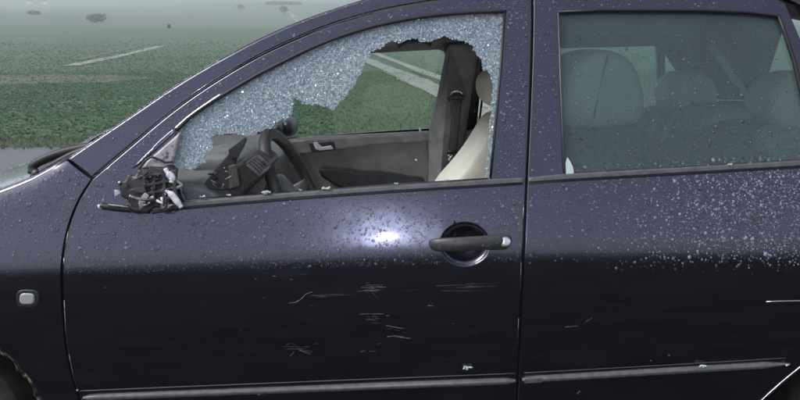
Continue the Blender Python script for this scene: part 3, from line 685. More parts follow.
# scratches on the skin
SCR = [([(289, 303), (296, 302), (302, 298), (306, 294), (312, 292)], .0013), ([(316, 295.4), (330, 294.4), (346, 293.4)], .0005), ([(361, 287.5), (372, 287), (386, 287)], .0012), ([(363, 290.6), (380, 290)], .0008), ([(366, 285.2), (383, 285)], .0007),
       ([(372, 292), (378, 298)], .0006), ([(360, 314.2), (372, 313.9), (384, 314)], .0010), ([(376, 316), (377, 324)], .0004), ([(386, 325.4), (396, 327.4), (405, 328.6)], .0010), ([(387, 336.8), (394, 336), (400, 337), (411, 338.6)], .0014),
       ([(360, 352), (366, 350.5)], .0010), ([(369, 351.6), (376, 351)], .0009), ([(377, 344), (381, 343)], .0006), ([(286, 345), (292, 343), (298, 347)], .0006), ([(299, 350), (311, 354.5)], .0008), ([(290, 356), (294, 352)], .0008), ([(282, 347), (288, 346)], .0005), ([(315, 344), (318, 342.6)], .0006),
       ([(402, 290.6), (418, 289.6)], .0005), ([(428, 305.5), (434, 306)], .0010), ([(386, 315.6), (389, 315.4)], .0010), ([(436, 286), (500, 283)], .0006), ([(440, 291), (470, 289.4)], .0004), ([(290, 279.4), (293, 279.8)], .0012), ([(273, 276), (276, 276.4)], .0010), ([(255, 279), (257, 279.6)], .0009), ([(300, 274), (307, 274.4)], .0006), ([(383, 268), (386, 267)], .0006),
       ([(311, 306), (313, 306.4)], .0007), ([(423, 246), (424.6, 247)], .0006), ([(405, 262), (406, 264)], .0005), ([(452, 324), (455, 323)], .0006), ([(470, 330), (478, 333)], .0004), ([(240, 330), (242, 331)], .0006)]
for pts, r_ in SCR: strip('scratch', spline(pts, 5) if len(pts) > 2 else pts, [r_*random.uniform(.2, .85) for _ in range(5*(len(pts)-1)+1 if len(pts) > 2 else len(pts))], 'scratch' if r_ > .00065 else 'scuff', fdoor, .0002, (1, .6), 6)
for cx_, cy_, n_, w_, h_ in ((374, 289, 12, 11, 6), (372, 317, 9, 10, 6), (470, 287, 10, 32, 5), (300, 349, 9, 14, 5), (400, 332, 7, 10, 6), (330, 296, 6, 24, 3)):
    for i in range(n_):
        a_, b_ = cx_+random.gauss(0, w_*.5), cy_+random.gauss(0, h_*.5); l_ = random.uniform(.1, .6)*w_
        strip('scuff_mark', [(a_-l_, b_+.02*l_), (a_, b_+random.uniform(-.4, .4)), (a_+l_, b_-.03*l_)], [.00012, random.uniform(.0003, .0006), .00012], 'scuff', fdoor, .0001, (1, .5), 5)
for pts, r_ in (([(565, 327), (578, 326)], .0005), ([(585, 322), (592, 318)], .0004), ([(577, 394), (580, 391)], .0012), ([(650, 360), (652, 361)], .0009), ([(668, 355), (670, 355.6)], .0012)):
    strip('scratch', pts, r_, 'scratch', rdoor, .0002, (1, .6), 6)

# ---- the smashed pane: what is left of it is crazed into granules
def rough_edge(pts, amp=1.3, step=2.2):
    out = []
    for (a, b) in zip(pts[:-1], pts[1:]):
        n = max(1, int(math.hypot(b[0]-a[0], b[1]-a[1])/step))
        for i in range(n):
            t = i/n; out.append((a[0]+(b[0]-a[0])*t+random.uniform(-amp, amp), a[1]+(b[1]-a[1])*t+random.uniform(-amp, amp)))
    return out
lower = [(172, 166), (180, 168), (191, 170.5), (197, 166), (206, 162), (203, 154), (212, 150), (212, 143), (208, 136.5), (219, 136), (226, 133), (236, 133.5), (243, 136), (254, 135.5), (262, 131), (270, 129), (276, 122), (288, 118), (293, 111), (292, 99), (296, 98), (304, 105.5), (318, 105), (333, 110), (340, 103), (350, 91), (358, 79), (365, 65), (369, 57), (372, 51), (380, 48), (390, 42), (402, 42.5), (412, 38), (425, 42), (432, 42), (442, 36.5), (455, 39), (465, 42), (473, 47), (476, 54), (482, 60), (484, 69), (490, 74), (493, 86), (492, 100), (489.5, 130), (486.5, 165), (485.5, 179)]
bounds = front_hole[:37]+[(503.5, 80), (494, 179)]
glass_px = [(a, b-1.5) for a, b in bounds[:37]]+bounds[37:]+rough_edge(lower, 1.2)[::-1]
gp = pxpoly(glass_px)
cell = .0034; cells = []
jd = {}
def jv(x, z):
    k_ = (round(x/(cell*.1)), round(z/(cell*.1)))
    if k_ not in jd: jd[k_] = (x+random.uniform(-.34, .34)*cell, z+random.uniform(-.34, .34)*cell)
    return jd[k_]
mn, mx = gp.min(0), gp.max(0); rr0 = cell/math.sqrt(3); cc = []
for j in range(int((mx[1]-mn[1])/(1.5*rr0))+2):
    for i in range(int((mx[0]-mn[0])/cell)+2): cc.append((mn[0]+(i+.5*(j % 2))*cell, mn[1]+j*1.5*rr0))
cc = np.array(cc); cc = cc[inpoly(cc, gp)]
V = []; F = []; tone = []
for cx, cz in cc:
    co = [jv(cx+rr0*math.sin(R(60*k_)), cz+rr0*math.cos(R(60*k_))) for k_ in range(6)]
    tx, tz = random.gauss(0, .16), random.gauss(0, .16); sh = random.uniform(.80, .95); y0 = float(S(cx, cz))+.010+random.gauss(0, .0006); s0 = len(V)
    for lay in (0, 1):
        for x, z in co:
            x_, z_ = cx+(x-cx)*sh, cz+(z-cz)*sh; slope = float(S(cx, z_)-S(cx, cz))
            V.append((x_, y0+slope+(x_-cx)*tx+(z_-cz)*tz+lay*.004, z_))
    F.append(tuple(s0+5-k_ for k_ in range(6))); F.append(tuple(s0+6+k_ for k_ in range(6)))
    for k_ in range(6): F.append((s0+k_, s0+(k_+1) % 6, s0+6+(k_+1) % 6, s0+6+k_))
    tone += [min(1, max(0, random.gauss(.5, .2)+(.35 if random.random() < .06 else 0)))]*8
crazed = raw('shattered_window_glass', V, F, 'granule', fdoor, False, tone); fixn(crazed); crazed['kind'] = 'stuff'; crazed['label'] = 'crazed window glass with a jagged hole'
# laminate of grit that the granules cling to at the top of the frame is left out: the rest fell away
# rear panes
rg = panel('window_glass', [(a, b) for a, b in offset(np.array(rear_hole), -2.0)] if False else [(556, 9), (700, 7.5), (780, 13), (800, 62), (815, 160), (700, 168), (561, 175.5)], 'rearglass', rdoor, off=.012, edge=.002, drop=0, thick=.004, grid=.05)
mirror(rg, 'window_glass', rdoor_far, 'glass')
fg = panel('window_glass', [(174, 132)]+[(a, b-2) for a, b in front_hole[1:37]]+[(506, 80), (492, 181), (400, 186.5), (300, 193.5), (184, 202.5)], 'glass', fdoor, off=.012, edge=.002, drop=0, thick=.004, grid=.05)
mirror(fg, 'window_glass', fdoor_far, 'glass'); bpy.data.objects.remove(fg)

# ---- wing mirror: only the torn mount is left
mm = hang(panel('mirror_mount', [(120, 184), (126, 180), (129, 174), (136, 176), (139, 169), (147, 171), (151, 164), (161, 167), (170, 163), (177, 170), (174, 178), (181, 183), (175, 189), (180, 197), (171, 200), (168, 208), (156, 207), (148, 213), (134, 208), (128, 199), (122, 196)], 'black', None, off=-.012, edge=.006, drop=.006, thick=.02, grid=.012))
panel('mirror_triangle', [(181.5, 131), (178, 146), (173, 165), (166, 168), (142, 168), (147, 161), (163, 147)], 'mirrorcover', mm, off=-.010, edge=.006, drop=.007, thick=.016, grid=.012)
panel('frame_corner', [(175.5, 131), (160, 146), (141, 163), (133, 168), (143, 157), (160, 140), (174, 128)], 'paint', mm, off=-.006, edge=.003, drop=.003, thick=.01, grid=.012)
def mtube(name, px, r_, m, out, n=8, flat=(1, 1)): return tube(name, [sp(a, b, out if not isinstance(out, (list, tuple)) else out[i]) for i, (a, b) in enumerate(px)], r_, m, mm, n, flat)
mtube('trim_cord', spline([(141, 170), (147, 162), (154, 158.5), (161, 161), (167, 163.5), (174, 163)], 5), .0026, 'seal', .016)
for i in range(15):      # jagged shards of the torn housing
    ca, cb = random.choice([(random.uniform(120, 150), random.uniform(178, 208)), (random.uniform(140, 178), random.uniform(166, 178)), (random.uniform(145, 180), random.uniform(196, 209))])
    th = random.uniform(0, 6.28); l1, l2 = random.uniform(6, 13), random.uniform(2, 4.5)
    panel('torn_shard', [(ca+l1*math.cos(th), cb+l1*math.sin(th)*.7), (ca+l2*math.cos(th+1.9), cb+l2*math.sin(th+1.9)), (ca-l1*.45*math.cos(th+.3), cb-l1*.45*math.sin(th+.3)*.7), (ca+l2*math.cos(th-1.7), cb+l2*math.sin(th-1.7))], random.choice(['black', 'black', 'black', 'leather', 'mirrorcover']), mm, off=-random.uniform(.016, .042), edge=.0012, drop=.0015, thick=.005, grid=.02, extra=lambda x, z, q=random.uniform(-.5, .5), r_=random.uniform(-.5, .5), c_=sp(ca, cb): (x-c_.x)*q+(z-c_.z)*r_)
def quad(u_, v_): return (146+u_*33-v_*1+u_*v_*0, 175.5-u_*7+v_*27)
lat = []
for i in range(3):
    for j in range(3):
        u0, v0 = .07+i*.31, .07+j*.31; lat.append([quad(u0, v0), quad(u0+.22, v0+.01), quad(u0+.22+random.uniform(-.02, .02), v0+.22), quad(u0+.01, v0+.21)])
panel('lattice_plate', [quad(-.02, .02), quad(.3, -.04), quad(.62, 0), quad(1.02, -.03), quad(1.0, .5), quad(1.05, 1.0), quad(.7, 1.03), quad(.4, .98), quad(.05, 1.04), quad(0, .6)], 'black', mm, lat, off=-.030, edge=.0012, drop=.0015, thick=.012, grid=.01)
panel('torn_plate', [(134, 178), (146, 173), (152, 180), (147, 191), (137, 193)], 'black', mm, off=-.026, edge=.003, drop=.004, thick=.004, grid=.01)
mtube('bracket', spline([(133, 197), (140, 199.5), (150, 200.5), (158, 198)], 5), .0042, 'steel', .030, 8, (1.3, .6))
mtube('bracket', spline([(142, 204), (148, 206), (154, 203)], 5), .0030, 'steel', .030)
mtube('bracket', [(160, 201), (166, 204), (165, 198)], .0036, 'broken', .031)
mtube('snapped_stub', spline([(168, 170), (171, 175), (175, 179), (174, 184)], 4), [.006]*4+[.010]*6+[.007]*3, 'broken', .026, 8, (1, .7))
mtube('snapped_stub', spline([(169, 191), (175, 196), (180, 202), (184.5, 208)], 4), [.005]*3+[.0085]*7+[.006]*3, 'broken', .028, 8, (1, .7))
mtube('snapped_stub', spline([(176, 180), (182, 184), (184, 187), (178, 189)], 4), .0042, 'interior', .024, 8, (1, .8))
mtube('lower_bar', spline([(101, 206), (112, 207.5), (126, 209), (150, 210.5)], 4), .0085, 'black', .003, 8)
mtube('lower_bar', spline([(110, 205.2), (120, 206), (132, 207.6)], 4), .0028, 'steel', .014, 8)
mtube('bar_end', [(99, 205), (100.5, 207), (103, 208.5)], [.003, .005, .003], 'broken', .006, 8)
mtube('wire', spline([(170, 186), (178, 190), (183, 188), (186, 193), (190, 194)], 5), .0014, 'seal', .022, 6)
mtube('wire', spline([(160, 202), (164, 211), (171, 213), (177, 209)], 5), .0013, 'seal', .020, 6)
mtube('wire', spline([(134, 196), (130, 204), (134, 212), (141, 214)], 5), .0014, 'black', .018, 6)
mtube('bolt', [(120.5, 182.5), (123, 184.5)], .005, 'steel', .014, 8)
for i in range(16):
    a, b = random.uniform(130, 174), random.uniform(168, 206); mtube('fragment', [(a, b), (a+random.uniform(-4, 4), b+random.uniform(-3, 3))], random.uniform(.0012, .003), random.choice(['black', 'black', 'interior', 'steel', 'broken']), random.uniform(.028, .036), 6)

# ---- wiper at the foot of the windscreen
wp = hang(tube('wiper', [at(a, b, .15) for a, b in spline([(34, 173), (33, 166), (44, 159.5), (62, 153), (88, 147), (105, 143)], 5)], [.008, .015, .016]+[.012]*23, 'seal', None, 8, (1, .8)))
tube('wiper_blade', [at(a, b, .13) for a, b in spline([(33, 177), (46, 169), (60, 161), (74, 154), (96, 146)], 5)], .009, 'seal', wp, 8)
tube('wiper_pivot', [at(34, 172, .16), at(38, 175, .12)], .012, 'black', wp, 10)

# ================================================================== INTERIOR
# dashboard
dash = hang(prism('dashboard', [(-.80, .94), (-.70, .955), (-.52, .96), (-.47, .948), (-.43, .90), (-.44, .80), (-.50, .66), (-.55, .45), (-.78, .45)], .10, CARW-.10, 'dashtop', None, .015, 4))
pod = pprism('vent_pod', [(220, 196), (223, 178), (232, 168), (245, 159), (257, 153.5), (271, 164.5), (263, 178), (252, 187), (240, 200)], .20, .40, 'leather', dash, .010)
fr = [at(a, b, .195) for a, b in ((247, 164), (258, 155.5), (270, 165.5), (259.5, 176))]
raw('vent_recess', [v_ for v_ in fr], [(0, 1, 2, 3)], 'seal', dash, False)
for i in range(5):
    t = (i+.5)/5; a = fr[0].lerp(fr[1], t); b = fr[3].lerp(fr[2], t); tube('vent_slat', [a+Vector((0, -.003, 0)), b+Vector((0, -.003, 0))], .0035, 'doortrim', dash, 6)
for a, b in ((0, 1), (1, 2), (2, 3), (3, 0)): tube('vent_frame', [fr[a]+Vector((0, -.003, 0)), fr[b]+Vector((0, -.003, 0))], .004, 'interior', dash, 6)
m_ = fr[0].lerp(fr[2], .5); tube('vent_wheel', [m_+Vector((.01, -.006, .01)), m_+Vector((.018, -.006, .0))], .004, mat('red_mark', (.16, .04, .04), .5), dash, 6)
soft('instrument_hood', [(-.64, .93), (-.62, .985), (-.54, 1.012), (-.44, 1.005), (-.42, .98), (-.42, .93)], (.36, .40, .54, .68, .72), (.7, .95, 1.0, .95, .7), 'interior', dash, 2)
# torn corner trim behind the mirror
ct = hang(pprism('corner_trim', [(204, 183), (216, 169), (230, 152), (243.5, 137.5), (247, 139), (243, 148), (237, 158), (234, 168), (236, 188), (222, 191), (208, 189)], .085, .10, 'black', None, .003))
pprism('trim_post', [(228, 166), (236, 164), (240, 186), (229, 190)], .075, .084, 'leather', ct, .003)
pprism('trim_tongue', [(228, 150), (243, 138.5), (246.5, 140.5), (238, 158), (231, 160)], .078, .0845, 'black', ct, .002)
for i in range(10):
    a, b = random.uniform(209, 232), random.uniform(168, 188); q = at(a, b, .08); tube('torn_edge', [q, q+Vector((random.uniform(-.02, .02), random.uniform(-.01, .004), random.uniform(-.015, .015)))], random.uniform(.0015, .003), random.choice(['interior', 'steel', 'seal']), ct, 5)
# steering wheel
wc = Vector((-.295, .42, .885)); ax = Vector((.93, .0, .42)).normalized()
yawm = Matrix.Rotation(R(-6), 3, 'Z'); ax = yawm @ ax
u = Vector((0, 1, 0)); u = (u-ax*ax.dot(u)).normalized(); v_ = ax.cross(u)
def wpt(a, r_, h=0): return wc+(u*math.cos(a)+v_*math.sin(a))*r_+ax*h
sw = hang(tube('steering_wheel', [wpt(2*math.pi*i/48, .185) for i in range(48)], .0175, 'leather', None, 12, None, False, True))
lathe('hub', [(.05, -.06), (.075, -.03), (.07, .0), (.045, .012)], wc-ax*.02, ax, 'interior', sw, 24)
for a in (R(0), R(180), R(250), R(290)):
    tube('spoke', [wpt(a, .05, -.02), wpt(a, .12, -.015), wpt(a, .182, 0)], [.022, .016, .014], 'interior', sw, 8, (1, .5))
col = hang(tube('steering_column', [wc-ax*.04, wc-ax*.25], [.05, .06], 'interior', None, 12))
for s in (-1, 1):
    q = wc-ax*.09; tube('stalk', [q, q+u*s*.10+v_*.02, q+u*s*.19+v_*.05], [.008, .007, .010], 'black', col, 8)
# far doors inside
YF = 1.49
fcard = hang(pprism('door_card', [(215, 151), (260, 143), (310, 137.5), (370, 134.5), (432, 131.5), (434, 190), (440, 260), (430, 330), (240, 330), (215, 250)], YF, YF+.05, 'doortrim', None, .006))
pprism('card_ledge', [(215, 152), (260, 144), (310, 138.6), (432, 132.6), (432, 140.5), (372, 144.5), (318, 152), (262, 158), (215, 164)], YF-.022, YF-.001, 'interior', fcard, .006, yr=YF)
pprism('armrest', [(318, 168), (324, 166.5), (350, 169), (365, 171.5), (378, 171), (398, 174), (408, 176), (424, 178), (426, 196), (360, 196), (334, 184), (322, 176)], YF-.075, YF-.001, 'black', fcard, .012, yr=YF-.04)
pprism('pull_bezel', [(309, 143.5), (334, 141.5), (336, 150), (312, 152.5)], YF-.026, YF-.020, 'black', fcard, .002, yr=YF-.02)
pprism('door_pull', [(313, 142.5), (317, 142), (322, 147), (331, 145.5), (334, 149), (320, 150.5), (315.5, 149)], YF-.036, YF-.026, 'broken', fcard, .002, yr=YF-.03)
tube('lock_pin', [at(420, 134, YF-.01), at(420.5, 127.5, YF-.01)], .005, 'broken', fcard, 8)
lathe('screw_cap', [(.006, 0), (.006, .004), (.004, .005)], at(416, 160, YF-.001), (0, -1, 0), 'chrome', fcard, 12)
def ring_xz(name, outer, inner, y0, y1, m, parent=None):
    o_ = np.array([(at(a, b, y0).x, at(a, b, y0).z) for a, b in outer]); i_ = np.array([(at(a, b, y0).x, at(a, b, y0).z) for a, b in inner])
    lo = [resample(o_, .02), resample(i_, .02)]; pts = []; ed = []
    for l in lo:
        s = len(pts); pts += [Vector(q) for q in l]; ed += [(s+i, s+(i+1) % len(l)) for i in range(len(l))]
    r = delaunay_2d_cdt(pts, ed, [], 0, 1e-6); Vv = np.array([tuple(q) for q in r[0]]); T = np.array(r[2]); c = Vv[T].mean(1); T = T[inpoly(c, lo[0]) & ~inpoly(c, lo[1])]
    n = len(Vv); lean = lambda z: -np.maximum(0, z-.95)*.27
    P = np.concatenate([np.stack([Vv[:, 0], y0+lean(Vv[:, 1]), Vv[:, 1]], 1), np.stack([Vv[:, 0], y1+lean(Vv[:, 1]), Vv[:, 1]], 1)])
    Fc = [tuple(t) for t in T]+[tuple(t[::-1]+n) for t in T]; E = {(t[i], t[(i+1) % 3]) for t in T for i in range(3)}
    Fc += [(a, b, b+n, a+n) for a, b in E if (b, a) not in E]
    o = raw(name, P, Fc, m, parent, False); fixn(o); return bevel(o, .004, 2)
far_in = [(230, 150), (262, 118), (300, 88), (335, 65), (356, 56.5), (372, 53), (438, 49.5), (443, 51.5), (445, 57), (437, 95), (428.5, 134), (428, 150)]
far_out = [(190, 162), (230, 122), (290, 76), (340, 46), (375, 37), (450, 30), (464, 32), (462, 60), (446, 150), (446, 162)]
fi = hang(ring_xz('far_window_surround', far_out, far_in, YF+.008, YF+.035, 'interior'))
bp_ = hang(pprism('far_pillar_trim', [(446, 44), (478, 44), (475, 62), (470, 95), (466, 130), (461, 190), (455, 300), (428, 300), (428.5, 134), (437, 95)], YF-.045, YF-.005, 'interior', None, .012, yr=YF-.02))
for v2_ in bp_.data.vertices: v2_.co.y -= max(0, v2_.co.z-.95)*.27
rs = hang(ring_xz('far_window_surround', [(468, 12), (690, 12), (700, 120), (690, 175), (450, 175), (456, 120)], [(477, 50), (655, 46), (672, 70), (678, 128), (560, 132), (462, 136), (471, 90)], YF+.008, YF+.035, 'black'))
hang(pprism('door_card', [(462, 131), (560, 128), (700, 124), (705, 330), (445, 330), (452, 180)], YF, YF+.05, 'doortrim', None, .006))
gh = hang(tube('grab_handle', [at(a, b, YF-.16) for a, b in spline([(398, 46.5), (404, 43), (414, 41), (424, 41.5), (431, 45)], 5)], .0085, 'black', None, 8))
hang(pprism('roof_lining_edge', [(360, 56), (372, 50), (398, 45), (450, 42), (480, 40), (560, 36), (700, 36), (700, 5), (360, 5)], YF-.155, YF-.14, 'interior', None, .004, yr=YF-.15))
# passenger-side wing mirror, seen across the cabin
pm = hang(soft('wing_mirror', [(at(a, b, 1.75).x, at(a, b, 1.75).z) for a, b in ((281, 118), (292, 116.5), (296.5, 124), (296.5, 134), (291, 137), (281, 136))], (1.66, 1.69, 1.78, 1.85, 1.88), (.5, .95, 1.05, 1.0, .7), 'black', None, 2))
tube('mirror_arm', [(pm.data.vertices[0].co.x-.02, 1.60, .955), (pm.data.vertices[0].co.x-.01, 1.68, .975)], .02, 'black', pm, 8)
# belt on the far pillar
YB = lambda a, b: YF-.092-max(0, at(a, b, YF-.09).z-.95)*.27
sb = hang(tube('seat_belt', [at(a, b, YB(a, b)) for a, b in ((458, 99), (456.5, 110), (455, 128), (453, 150), (450.5, 168), (447, 190))], .0165, 'strap', None, 8, (1, .12)))
gd = tube('belt_guide', [at(a, b, YB(a, b)-.012) for a, b in spline([(448, 99.5), (452, 97), (459, 96), (464, 98)], 4)], .0115, 'black', sb, 10, (1, .8))
tube('belt_guide', [at(a, b, YB(a, b)-.012) for a, b in spline([(449, 98), (453, 92), (460, 91.5), (463.5, 97)], 5)], .0032, 'chrome', sb, 8)
tube('belt_tongue', [at(451, 153.5, YF-.112), at(450, 161, YF-.112)], .011, 'chrome', sb, 8, (1, .35)); tube('belt_tongue_grip', [at(447, 152, YF-.114), at(456, 151.5, YF-.114)], .007, 'black', sb, 8)
# seats
def pz(pts, y): return [(at(a, b, y).x, at(a, b, y).z) for a, b in pts]
yp = 1.0
ps = hang(soft('passenger_seat', pz([(430, 196), (447, 180), (470, 152), (484, 127), (491, 117), (500, 113), (514, 114), (522, 124), (518, 150), (508, 200), (500, 235), (430, 235)], yp), (.86, .90, 1.08, 1.30, 1.34), (.86, .98, 1.0, .98, .86), 'cream', None))
soft('headrest', pz([(479, 80), (484, 72), (493, 69.5), (504, 73), (509, 84), (508, 100), (502, 109), (494, 109), (483, 103), (478.5, 92)], yp), (.96, 1.0, 1.10, 1.20, 1.24), (.7, .96, 1.0, .96, .7), 'cream', ps)
soft('cushion', [(-.20, .50), (-.20, .60), (.0, .62), (.25, .60), (.30, .50)], (.84, .88, 1.08, 1.30, 1.34), (.9, 1, 1, 1, .9), 'cream', ps)
yd = .30
ds = hang(soft('driver_seat', pz([(540, 128), (551, 92), (562, 70), (578, 54), (600, 47), (622, 52), (635, 70), (641, 95), (641, 118), (632, 127), (590, 130)], yd), (.20, .24, .44, .66, .70), (.86, .98, 1.0, .98, .86), 'cream', None))
soft('cushion', [(-.02, .50), (-.02, .60), (.15, .62), (.42, .60), (.5, .50)], (.20, .24, .44, .66, .70), (.9, 1, 1, 1, .9), 'cream', ds)
soft('seat_shell', pz([(520, 240), (532, 180), (540, 132), (560, 126), (600, 124), (634, 120), (644, 130), (640, 180), (630, 240)], yd), (.19, .23, .44, .67, .71), (.9, .98, 1.0, .98, .9), 'seatdark', ds)
tube('seat_seam', [at(a, b, .205) for a, b in ((608, 54), (603, 75), (598, 95), (594, 118))], .0025, 'interior', ds, 6)
bench = hang(soft('rear_seat', pz([(640, 240), (655, 170), (668, 138), (682, 120), (700, 112), (730, 112), (752, 122), (750, 180), (740, 240)], .75), (.24, .30, .82, 1.34, 1.40), (.88, .98, 1.0, .98, .88), 'seatdark', None))
soft('headrest', pz([(657, 95), (661, 80), (672, 70.5), (688, 69), (702, 73), (710, 84), (711.5, 98), (709, 110), (690, 113), (664, 110)], 1.12), (1.0, 1.03, 1.12, 1.21, 1.24), (.7, .97, 1.0, .97, .7), 'cream', bench)
soft('headrest', pz([(751, 112), (755, 92), (766, 77), (782, 69), (800, 70), (814, 82), (818, 105), (812, 128), (785, 132), (760, 128)], .46), (.34, .37, .46, .55, .58), (.7, .97, 1.0, .97, .7), 'cream', bench)
soft('bolster', pz([(744, 140), (752, 130), (775, 124), (810, 126), (830, 140), (830, 175), (790, 170), (762, 162), (748, 152)], .30), (.18, .20, .28, .36, .38), (.8, .97, 1.0, .97, .8), 'rug', bench)
for i, xx in enumerate((636, 650, 666, 680)):
    tube('seat_rib', [at(xx+9, 116, .74), at(xx+3, 126, .72), at(xx-5, 142, .70)], [.010, .013, .011], 'rug', bench, 8)
soft('folded_rug', pz([(682, 118), (700, 106), (728, 103), (748, 112), (752, 128), (735, 142), (705, 143), (686, 136)], .66), (.52, .56, .70, .84, .88), (.8, .97, 1.0, .97, .8), 'rug', bench)
rb = hang(tube('rear_seat_belt', [at(a, b, 1.25) for a, b in ((711, 46), (722, 60), (735, 80), (750, 102))], .013, 'cream', None, 8, (1, .15)))
# ================================================================== RAIN
def on(px_, n, **k):
    q = scatter(px_, n, **k); return surf(q[:, 0], q[:, 1])
def rads(n, mu=.0024, sg=.45, lo=.0008, hi=.0052): return np.clip(RNG.lognormal(math.log(mu*.82), sg, n), lo, hi)
def fadeby(y0, y1): return lambda q: np.clip((y1-q[:, 1])/(y1-y0), 0, 1)
handle_zone = [(426, 230), (460, 222), (490, 230), (515, 232), (515, 252), (485, 262), (445, 262), (428, 252)]
fup = [(95, 215), (190, 209), (300, 200), (400, 193), (522, 186), (520, 262), (64, 275), (70, 228)]
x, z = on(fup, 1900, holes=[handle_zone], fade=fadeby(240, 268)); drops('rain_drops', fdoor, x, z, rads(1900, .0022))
x, z = on([(64, 258), (520, 246), (520, 262), (64, 274)], 900, holes=[handle_zone]); drops('rain_drops', fdoor, x, z, rads(900, .0013, .3))
frame_px = [(a+3, b+3.5) for a, b in GAP]+[(528, 10), (526, 100), (523, 176), (494, 177), (504, 80), (508, 9)]+[(a-2, b-2.5) for a, b in front_hole[:37]][::-1]+[(160, 150), (120, 175), (118, 205), (96, 208), (78, 222), (94, 184)]
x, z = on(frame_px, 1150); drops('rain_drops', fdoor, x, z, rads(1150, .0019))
# mist of very fine beads
for par_, poly_, n_, o_ in ((fdoor, fup, 2000, 0), (fdoor, frame_px, 1100, 0), (rail, raildrop_poly, 700, .0015)):
    x, z = on(poly_, n_); drops('rain_mist', par_, x, z, RNG.uniform(.0006, .0011, n_), off=o_, glint_paint=.3)
x, z = on(raildrop_poly, 650); drops('rain_drops', rail, x, z, rads(650, .0019), off=.0015)
x, z = on([(-20, 200), (30, 185), (68, 163), (88, 180), (76, 199), (65, 225), (60, 265), (-20, 282)], 620, fade=fadeby(225, 280)); drops('rain_drops', wing, x, z, rads(620, .0022), off=0)
rf = [(530, 185), (700, 174), (830, 167), (834, 285), (523, 268)]
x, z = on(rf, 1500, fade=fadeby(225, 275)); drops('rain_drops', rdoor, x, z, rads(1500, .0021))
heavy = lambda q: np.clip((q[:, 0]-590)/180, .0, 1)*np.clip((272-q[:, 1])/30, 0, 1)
x, z = on(rf, 4000, fade=heavy); drops('rain_drops', rdoor, x, z, rads(4000, .0022, .36), glint_paint=.40)
rframe = [(537, -8), (760, -6), (780, 8), (755, 9), (600, 7.5), (554, 9), (558, 110), (560, 173), (531, 176), (533, 100)]
x, z = on(rframe, 520); drops('rain_drops', rdoor, x, z, rads(520, .0018))
x, z = on([(565, 12), (775, 15), (792, 62), (808, 158), (700, 165), (568, 172)], 2300, fade=lambda q: np.clip(.2+(q[:, 1]-10)/150, 0, 1)); drops('rain_drops', rdoor, x, z, rads(2300, .0014), off=.012)
x, z = on([(560, 168), (812, 153), (812, 161), (562, 176)], 130); drops('rain_drops', rdoor, x, z, rads(130, .0028), off=.002)
x, z = on([(150, 160), (180, 134), (174, 163)], 26); drops('rain_drops', mm, x, z, rads(26, .0024), off=-.010)
x, z = on([(84, 398), (514, 381), (514, 384), (84, 401)], 90); drops('rain_drops', fdoor, x, z, rads(90, .0012), off=-.0125)
x, z = on([(430, 240), (505, 236), (505, 242), (430, 246)], 40); drops('rain_drops', fdoor, x, z, rads(40, .0016), off=-.045)
x, z = on([(20, 180), (500, 270), (780, 280), (790, 360), (100, 390), (0, 360)], 130); drops('rain_drops', fdoor, x, z, rads(130, .0009, .3))

bv_ = np.array([tuple(v__.co) for v__ in bonnet.data.vertices]); bf_ = [tuple(p_.vertices) for p_ in bonnet.data.polygons if len(p_.vertices) == 4]
bc = []; bn = []
for f_ in bf_:
    q = bv_[list(f_)]; c_ = q.mean(0)
    if c_[1] > .9 or c_[0] < -1.45: continue
    nn = np.cross(q[2]-q[0], q[3]-q[1]); ar_ = np.linalg.norm(nn)/2; nn = nn/np.linalg.norm(nn); nn = nn if nn[2] > 0 else -nn
    for _ in range(RNG.poisson(ar_*3500)):
        s_, t_ = RNG.random(2); bc.append((q[0]*(1-s_)+q[1]*s_)*(1-t_)+(q[3]*(1-s_)+q[2]*s_)*t_+nn*.005); bn.append(nn)
drops('rain_drops', bonnet, np.zeros(len(bc)), np.zeros(len(bc)), rads(len(bc), .0022), glint_paint=.03, C=np.array(bc), nr=np.array(bn))
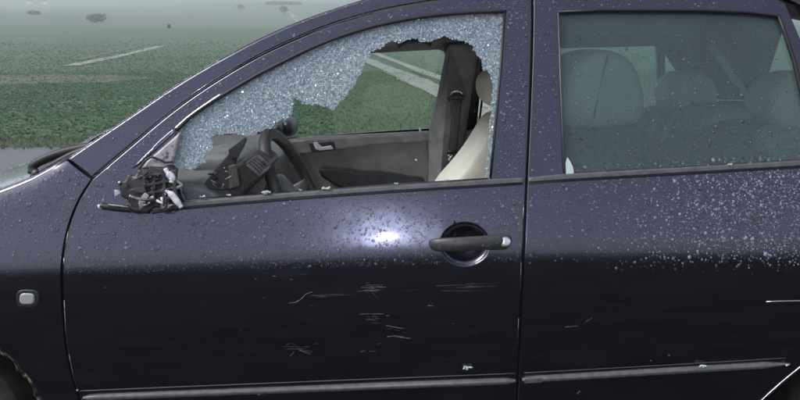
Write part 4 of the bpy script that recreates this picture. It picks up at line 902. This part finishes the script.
# ================================================================== loose crumbs of glass
def crumb(px, py, size, label, n=5, out=.004, y=None):
    c = sp(px, py, out) if y is None else at(px, py, y); V = []; F = []
    bm = bmesh.new()
    for i in range(n):
        r = bmesh.ops.create_icosphere(bm, subdivisions=1, radius=size*random.uniform(.35, .6))
        mt = Matrix.Translation((random.uniform(-1, 1)*size*1.1, random.uniform(-.3, .3)*size, random.uniform(-.1, .35)*size)) @ Matrix.Rotation(random.uniform(0, 6), 4, (random.random(), random.random(), random.random()+.1)) @ Matrix.Diagonal((1.3, .8, .6, 1))
        for v__ in r['verts']: v__.co = mt @ (v__.co*random.uniform(.75, 1.2))
    me = bpy.data.meshes.new('glass_fragment'); bm.to_mesh(me); bm.free()
    o = link('glass_fragment', me, 'shard', None, False); o.location = c; tag(o, label, 'broken glass', 'loose crumbs of broken glass'); return o
for px, py, s, lab in ((203, 198.5, .006, 'glass crumbs on the sill just right of the mirror mount'), (229, 197, .005, 'glass crumbs on the sill below the torn corner trim'), (266, 194, .009, 'glass crumbs on the sill below the dashboard vent'), (301, 191.8, .004, 'tiny glass crumbs on the sill in front of the steering wheel'),
                       (326, 190, .008, 'glass crumbs on the sill just behind the steering wheel'), (396, 185.5, .004, 'tiny glass crumbs on the sill below the far armrest'), (447, 182, .005, 'glass crumbs on the sill below the cream passenger seat')):
    crumb(px, py-1.5, s, lab, 7, .004)
crumb(467, 367, .009, 'white glass crumbs on the door crease above the strip joint', 8, .006)
crumb(701, 364, .007, 'white glass crumbs on the rear door strip', 8, .014)
crumb(731, 165.5, .008, 'bright glass crumb on the rear window sill', 4, .004)
crumb(786, 363.5, .005, 'bright crumb at the tapered end of the rear strip', 4, .012)
crumb(79, 389.5, .004, 'tiny bright crumb at the foot of the front shut line', 3, .004)
sh = panel('pale_triangle', [(566, 174), (565.6, 163), (567.5, 157.5), (570, 161), (573, 167), (574, 174)], 'shard', None, off=-.001, edge=.001, drop=.001, thick=.006, grid=.01)  # pale triangular piece at the lower front corner of the pane
tag(sh, 'pale green triangular piece in the rear window front corner', 'broken glass')

# ================================================================== HAZE
hz = bpy.data.materials.new('haze_air'); hz.use_nodes = True; hz.node_tree.nodes.clear()
ho_ = N(hz, 'ShaderNodeOutputMaterial'); pv = N(hz, 'ShaderNodeVolumePrincipled', Density=.0013); pv.inputs['Color'].default_value = (.90, .94, 1.0, 1); pv.inputs['Anisotropy'].default_value = .2
L(hz, pv.outputs[0], ho_.inputs['Volume'])
bx_ = [(-1520, -1520, -1.5), (1520, -1520, -1.5), (1520, 1720, -1.5), (-1520, 1720, -1.5), (-1520, -1520, 66), (1520, -1520, 66), (1520, 1720, 66), (-1520, 1720, 66)]
h_ = raw('haze', bx_, [(3, 2, 1, 0), (4, 5, 6, 7), (0, 1, 5, 4), (1, 2, 6, 5), (2, 3, 7, 6), (3, 0, 4, 7)], hz, None, False)
tag(h_, 'pale morning haze over the fields', 'haze', kind='stuff')
